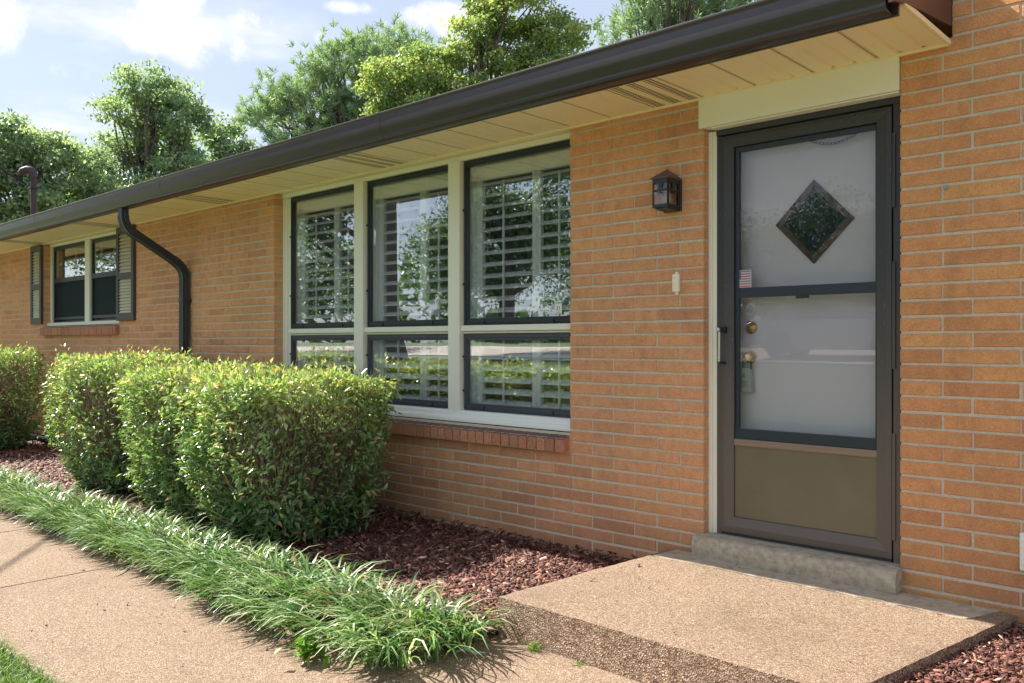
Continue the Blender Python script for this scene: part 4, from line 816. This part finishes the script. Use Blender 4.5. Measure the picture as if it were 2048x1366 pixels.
# ------------------------------------------------------------------ trees
def tree(name, base, lobes, nclu, per, ls, mat, label, trunk_r=.3, kind='leaf', sig=.30, seed=1, group='trees behind the house', limbs=26, droop=0):
    r0 = np.random.default_rng(seed); o = empty(name, base, label, 'tree', group); base = np.array(base, float)
    lb = np.array([(*l[:3], *l[3:6]) for l in lobes], float); vol = (lb[:, 3] * lb[:, 4] * lb[:, 5]) ** .75; pr = vol / vol.sum()
    k = r0.choice(len(lb), nclu, p=pr); u = nrm(r0.normal(0, 1, (nclu, 3))); rad = r0.uniform(.15, 1, nclu) ** .45
    C = lb[k, :3] + u * rad[:, None] * lb[k, 3:6]
    fq = 2.6 / max(.5, sig * 4); gn = np.sin(C[:, 0] * fq + seed) * np.sin(C[:, 1] * fq * 1.1 + seed * 2) * np.sin(C[:, 2] * fq * 1.3 + seed * 3); ok = gn < (.17 if 'front' in group else .02); C = C[ok]; k = k[ok]; nclu = len(C)
    top = lb[:, 2].max(); trunk_top = np.array([lb[:, 0].mean() * .4 + base[0] * .6, lb[:, 1].mean() * .4 + base[1] * .6, base[2] + (top - base[2]) * .92]); b = MB()
    tp = [base + (trunk_top - base) * t + np.array([math.sin(t * 5 + seed), math.cos(t * 4 + seed), 0]) * trunk_r * .8 * t for t in np.linspace(0, 1, 9)]
    b.tube([p - base for p in tp], [trunk_r * (1 - .85 * t) * (1.35 if t == 0 else 1) for t in np.linspace(0, 1, 9)], 12); b.build('trunk', 'bark', o, smooth=True)
    b = MB(); li = r0.choice(nclu, min(nclu, limbs * 6), replace=False)
    for q, i in enumerate(li):
        e = C[i]; big = q < limbs; t = np.clip((e[2] - base[2]) / (trunk_top[2] - base[2]) * r0.uniform(.45, .85), .12, .97); s = base + (trunk_top - base) * t
        if not big:
            j = li[r0.integers(0, limbs)]; near_ = li[:limbs][np.argmin(((C[li[:limbs]] - e) ** 2).sum(1))]; s = s + (C[near_] - s) * .55
        m1 = s + (e - s) * .5 + r0.normal(0, .12, 3) * np.linalg.norm(e - s) * .5 + [0, 0, -.08 * np.linalg.norm(e - s) if not droop else .1]; r1 = trunk_r * (.30 if big else .12)
        b.tube([s - base, m1 - base, e - base], [r1, r1 * .6, r1 * .12], 6)
    b.build('limbs', 'bark', o, smooth=True)
    n = nclu * per; cc = np.repeat(C, per, 0)
    if kind == 'leaf':
        P_ = cc + r0.normal(0, 1, (n, 3)) * [sig, sig, sig * .5]; ax = r0.normal(0, 1, (n, 3)) + [0, 0, -.35]; nr = r0.normal(0, .6, (n, 3)) + [0, 0, .9]
        ln = r0.uniform(.7, 1.3, n) * ls; V, F = leaves(P_, ax, nr, ln, ln * .62)
    else:
        out_ = nrm(C - (base + (trunk_top - base) * .6)); tw = np.repeat(nrm(out_ + [0, 0, .35] + r0.normal(0, .3, C.shape)), per, 0)
        ty = r0.integers(0, 5, n)[:, None]; off = np.repeat(r0.normal(0, sig, (nclu * 5, 3)).reshape(nclu, 5, 3), 1, 0); off = off[np.repeat(np.arange(nclu), per), ty[:, 0]]
        P_ = cc + off + tw * r0.uniform(-.12, .12, (n, 1)); ax = nrm(tw * .7 + r0.normal(0, .6, (n, 3))); nr = r0.normal(0, 1, (n, 3)); ln = r0.uniform(.8, 1.25, n) * ls; V, F = leaves(P_, ax, nr, ln, ln * .10)
    V -= base; hue = np.clip(np.repeat(r0.beta(2, 2.5, nclu), per) * .6 + r0.uniform(0, .45, n), 0, 1)
    np_mesh('crown', V, F, mat, np.repeat(hue, 2), o); return o
FW = np.array([-math.sin(YAW), math.cos(YAW)]); RT = np.array([math.cos(YAW), math.sin(YAW)])
def lobe(px, py, rx, ry, d, mirror=False):
    l = d * (px - 1024) / 1696; p = FW * d + RT * l + [0, -4.06]; z = 1.32 + (686 - py) / 1696 * d; r = d / 1696
    if mirror: p[1] = .2 - p[1]
    return (p[0], p[1], z, rx * r, rx * r, ry * r)
def gb(px, d, mirror=False, z=0):
    q = lobe(px, 686, 1, 1, d, mirror); return (q[0], q[1], z)
d = 30
tree('deciduous_tree', gb(300, d), [lobe(305, 175, 75, 45, d), lobe(250, 225, 62, 42, d), lobe(360, 240, 58, 45, d), lobe(300, 290, 80, 55, d + 1), lobe(225, 320, 60, 50, d), lobe(370, 330, 70, 55, d), lobe(290, 400, 100, 60, d), lobe(170, 390, 70, 60, d)],
     980, 44, .15, 'tree', 'tall rounded deciduous tree rising behind the left part of the roof', .28, sig=.19, seed=21)
d = 27
tree('deciduous_tree', gb(60, d), [lobe(25, 265, 45, 35, d), lobe(80, 300, 60, 40, d), lobe(150, 320, 62, 40, d), lobe(30, 350, 60, 50, d), lobe(130, 400, 80, 50, d), lobe(40, 430, 60, 40, d), lobe(-60, 330, 80, 80, d), lobe(210, 400, 50, 40, d)],
     900, 44, .14, 'tree', 'lower spreading deciduous tree at the left edge, behind the service mast', .25, sig=.19, seed=22)
d = 34
tree('deciduous_tree', gb(450, d), [lobe(440, 265, 36, 35, d), lobe(470, 310, 48, 32, d), lobe(420, 350, 60, 32, d), lobe(500, 345, 40, 30, d), lobe(560, 330, 40, 26, d)],
     330, 44, .17, 'tree', 'small deciduous tree in the gap between the rounded tree and the pine', .2, sig=.22, seed=23)
d = 38
tree('pine_tree', gb(700, d), [lobe(770, 100, 75, 38, d), lobe(690, 130, 60, 40, d), lobe(620, 165, 50, 38, d), lobe(560, 205, 58, 34, d), lobe(520, 235, 45, 26, d), lobe(640, 230, 60, 38, d), lobe(700, 215, 60, 40, d), lobe(840, 130, 50, 40, d), lobe(600, 290, 70, 34, d), lobe(780, 180, 70, 40, d)],
     520, 110, .30, 'pine', 'blue-green pine tree with open branches left of the yellow-green maple', .3, 'pine', .38, seed=24, limbs=40)
d = 31
tree('maple_tree', gb(960, d), [lobe(1040, 25, 80, 50, d), lobe(1110, 70, 66, 50, d), lobe(960, 60, 60, 42, d), lobe(930, 110, 62, 40, d), lobe(1010, 120, 62, 42, d), lobe(860, 130, 62, 40, d), lobe(780, 150, 52, 30, d), lobe(760, 195, 50, 32, d), lobe(830, 200, 70, 36, d), lobe(920, 180, 70, 32, d), lobe(1080, 130, 60, 34, d), lobe(960, 10, 40, 30, d), lobe(1050, -60, 90, 50, d)],
     1150, 50, .15, 'maple', 'large yellow-green maple tree behind the middle of the roof', .3, sig=.19, seed=25)
d = 33
tree('pine_tree', gb(1330, d), [lobe(1290, 45, 55, 32, d), lobe(1350, 20, 70, 40, d), lobe(1240, 65, 34, 20, d), lobe(1420, 5, 80, 36, d), lobe(1490, -20, 60, 30, d), lobe(1340, -60, 110, 50, d)],
     260, 110, .30, 'pine', 'pine tree peeking over the gutter at the top of the photo, right of the maple', .28, 'pine', .36, seed=26, limbs=30)
# trees and car across the lawn, seen only as reflections in the glass
G2 = 'trees across the front lawn'
tree('shade_tree', gb(775, 21, True, .7), [lobe(700, 300, 130, 110, 22, True), lobe(640, 420, 90, 90, 22, True), lobe(900, 200, 90, 70, 23, True), lobe(600, 250, 110, 80, 23, True), lobe(760, 120, 150, 80, 23, True)], 420, 90, .11, 'shade_leaf', 'big shade tree on the front lawn, mirrored in the middle window', .42, sig=.4, seed=31, group=G2)
tree('shade_tree', gb(1010, 30, True, 1.3), [lobe(900, 520, 70, 90, 31, True), lobe(1000, 500, 90, 110, 31, True), lobe(1090, 470, 70, 90, 31, True), lobe(960, 400, 60, 60, 31, True), lobe(1110, 350, 50, 70, 31, True)], 420, 80, .14, 'shade_leaf', 'bushy tree across the driveway, mirrored in the right-hand window', .35, sig=.5, seed=32, group=G2)
tree('shade_tree', gb(560, 38, True, 1.3), [lobe(560, 520, 110, 110, 38, True), lobe(440, 480, 130, 130, 38, True), lobe(700, 560, 90, 80, 38, True), lobe(250, 460, 130, 120, 38, True)], 380, 70, .18, 'shade_leaf', 'spreading tree at the far end of the lawn, mirrored in the left window', .35, sig=.6, seed=33, group=G2)
tree('shade_tree', gb(1650, 40, True, 1.3), [lobe(1500, 520, 120, 110, 40, True), lobe(1650, 500, 140, 120, 40, True), lobe(1830, 520, 120, 110, 40, True)], 330, 70, .2, 'shade_leaf', 'broad tree beyond the street, opposite the storm door', .35, sig=.6, seed=34, group=G2)
tree('shade_tree', gb(1260, 44, True, 1.3), [lobe(1200, 560, 130, 90, 44, True), lobe(1350, 560, 120, 90, 44, True)], 260, 60, .2, 'shade_leaf', 'low round tree beyond the street, between the two taller trees', .35, sig=.6, seed=35, group=G2)
# far-off woods closing the horizon all round
n = 26000; th = rng.uniform(0, 2 * np.pi, n); rr = rng.uniform(82, 100, n); hmax = 8 + 3.5 * np.sin(th * 9) + 2.5 * np.sin(th * 23 + 1) + 1.5 * np.sin(th * 51)
C = np.stack([np.cos(th) * rr - 8, np.sin(th) * rr - 5, rng.uniform(0, 1, n) ** .8 * hmax + 1], 1); ln = rng.uniform(.8, 1.7, n); V, F = leaves(C, rng.normal(0, 1, (n, 3)), rng.normal(0, .7, (n, 3)) + [0, 0, .8], ln, ln * .7)
tag(np_mesh('far_woods', V, F, 'shade_leaf', np.repeat(np.clip(rng.uniform(0, .6, n) + .2 * np.sin(th * 17), 0, 1), 2)), 'far-off line of woods closing the horizon beyond the lawn', 'woods', kind='stuff')
# car
M['carpaint'] = simple('silver_car_paint', (.42, .43, .45), .22, metal=.7, mott=.02); M['carglass'] = simple('car_glass', (.01, .012, .015), .05); M['tyre'] = simple('tyre_rubber', (.02, .02, .02), .8)
car = empty('parked_car', (-8.6, -17.6, .93), 'silver saloon car parked on the driveway across the lawn, mirrored in the door glass', 'car')
def carsec(prof, w0, w1): # side profile (x,z) extruded across y with tumblehome
    n = len(prof); zmax = max(p[1] for p in prof); zmin = min(p[1] for p in prof); vs = []
    for f, k in ((-1, .96), (-.93, 1), (.93, 1), (1, .96)):
        for x, z in prof:
            t = (z - zmin) / (zmax - zmin); wdt = w0 + (w1 - w0) * t; cx_ = sum(p[0] for p in prof) / n; cz_ = (zmin + zmax) / 2; vs.append((cx_ + (x - cx_) * k, f * wdt, cz_ + (z - cz_) * k))
    fs = [(r * n + i, r * n + (i + 1) % n, (r + 1) * n + (i + 1) % n, (r + 1) * n + i) for r in range(3) for i in range(n)] + [tuple(range(n))[::-1], tuple(range(3 * n, 4 * n))]
    return MB().add(vs, fs)
body = [(-2.3, .35), (-2.35, .6), (-2.3, .88), (-2.1, .98), (-1.5, 1.0), (.85, .98), (1.6, .90), (2.2, .78), (2.32, .6), (2.3, .32), (1.85, .25), (1.78, .5), (1.6, .64), (1.4, .68), (1.2, .64), (1.02, .5), (.95, .22), (-.95, .22), (-1.02, .5), (-1.2, .64), (-1.4, .68), (-1.6, .64), (-1.78, .5), (-1.85, .25)]
bo = carsec(body, .88, .82).build('body', 'carpaint', car, smooth=True)
carsec([(-1.75, .98), (-1.1, 1.38), (-.5, 1.45), (.1, 1.42), (.95, .98)], .80, .60).build('cabin_glass', 'carglass', car, smooth=True)
carsec([(-1.15, 1.37), (-.5, 1.455), (.12, 1.43), (.2, 1.39), (-.5, 1.42), (-1.1, 1.35)], .64, .60).build('roof_panel', 'carpaint', car, smooth=True)
for wx in (-1.4, 1.4):
    for sy in (-1, 1):
        q = MB().lathe([(.0, .09), (.2, .09), (.22, .1), (.31, .1), (.33, .06), (.33, -.1), (0, -.1)], (wx, sy * .78, .33), 24, 'y').build('wheel', 'tyre', car, smooth=True)
        MB().lathe([(0, .115), (.06, .115), (.2, .105), (.215, .09)], (wx, sy * .78, .33), 18, 'y').build('rim', 'chrome', q, smooth=True)
for sy in (-1, 1): MB().box(2.16, 2.30, sy * .72 - .13, sy * .72 + .13, .62, .76).build('headlight', 'bulb', car)
car.rotation_euler = (0, 0, R(-4))
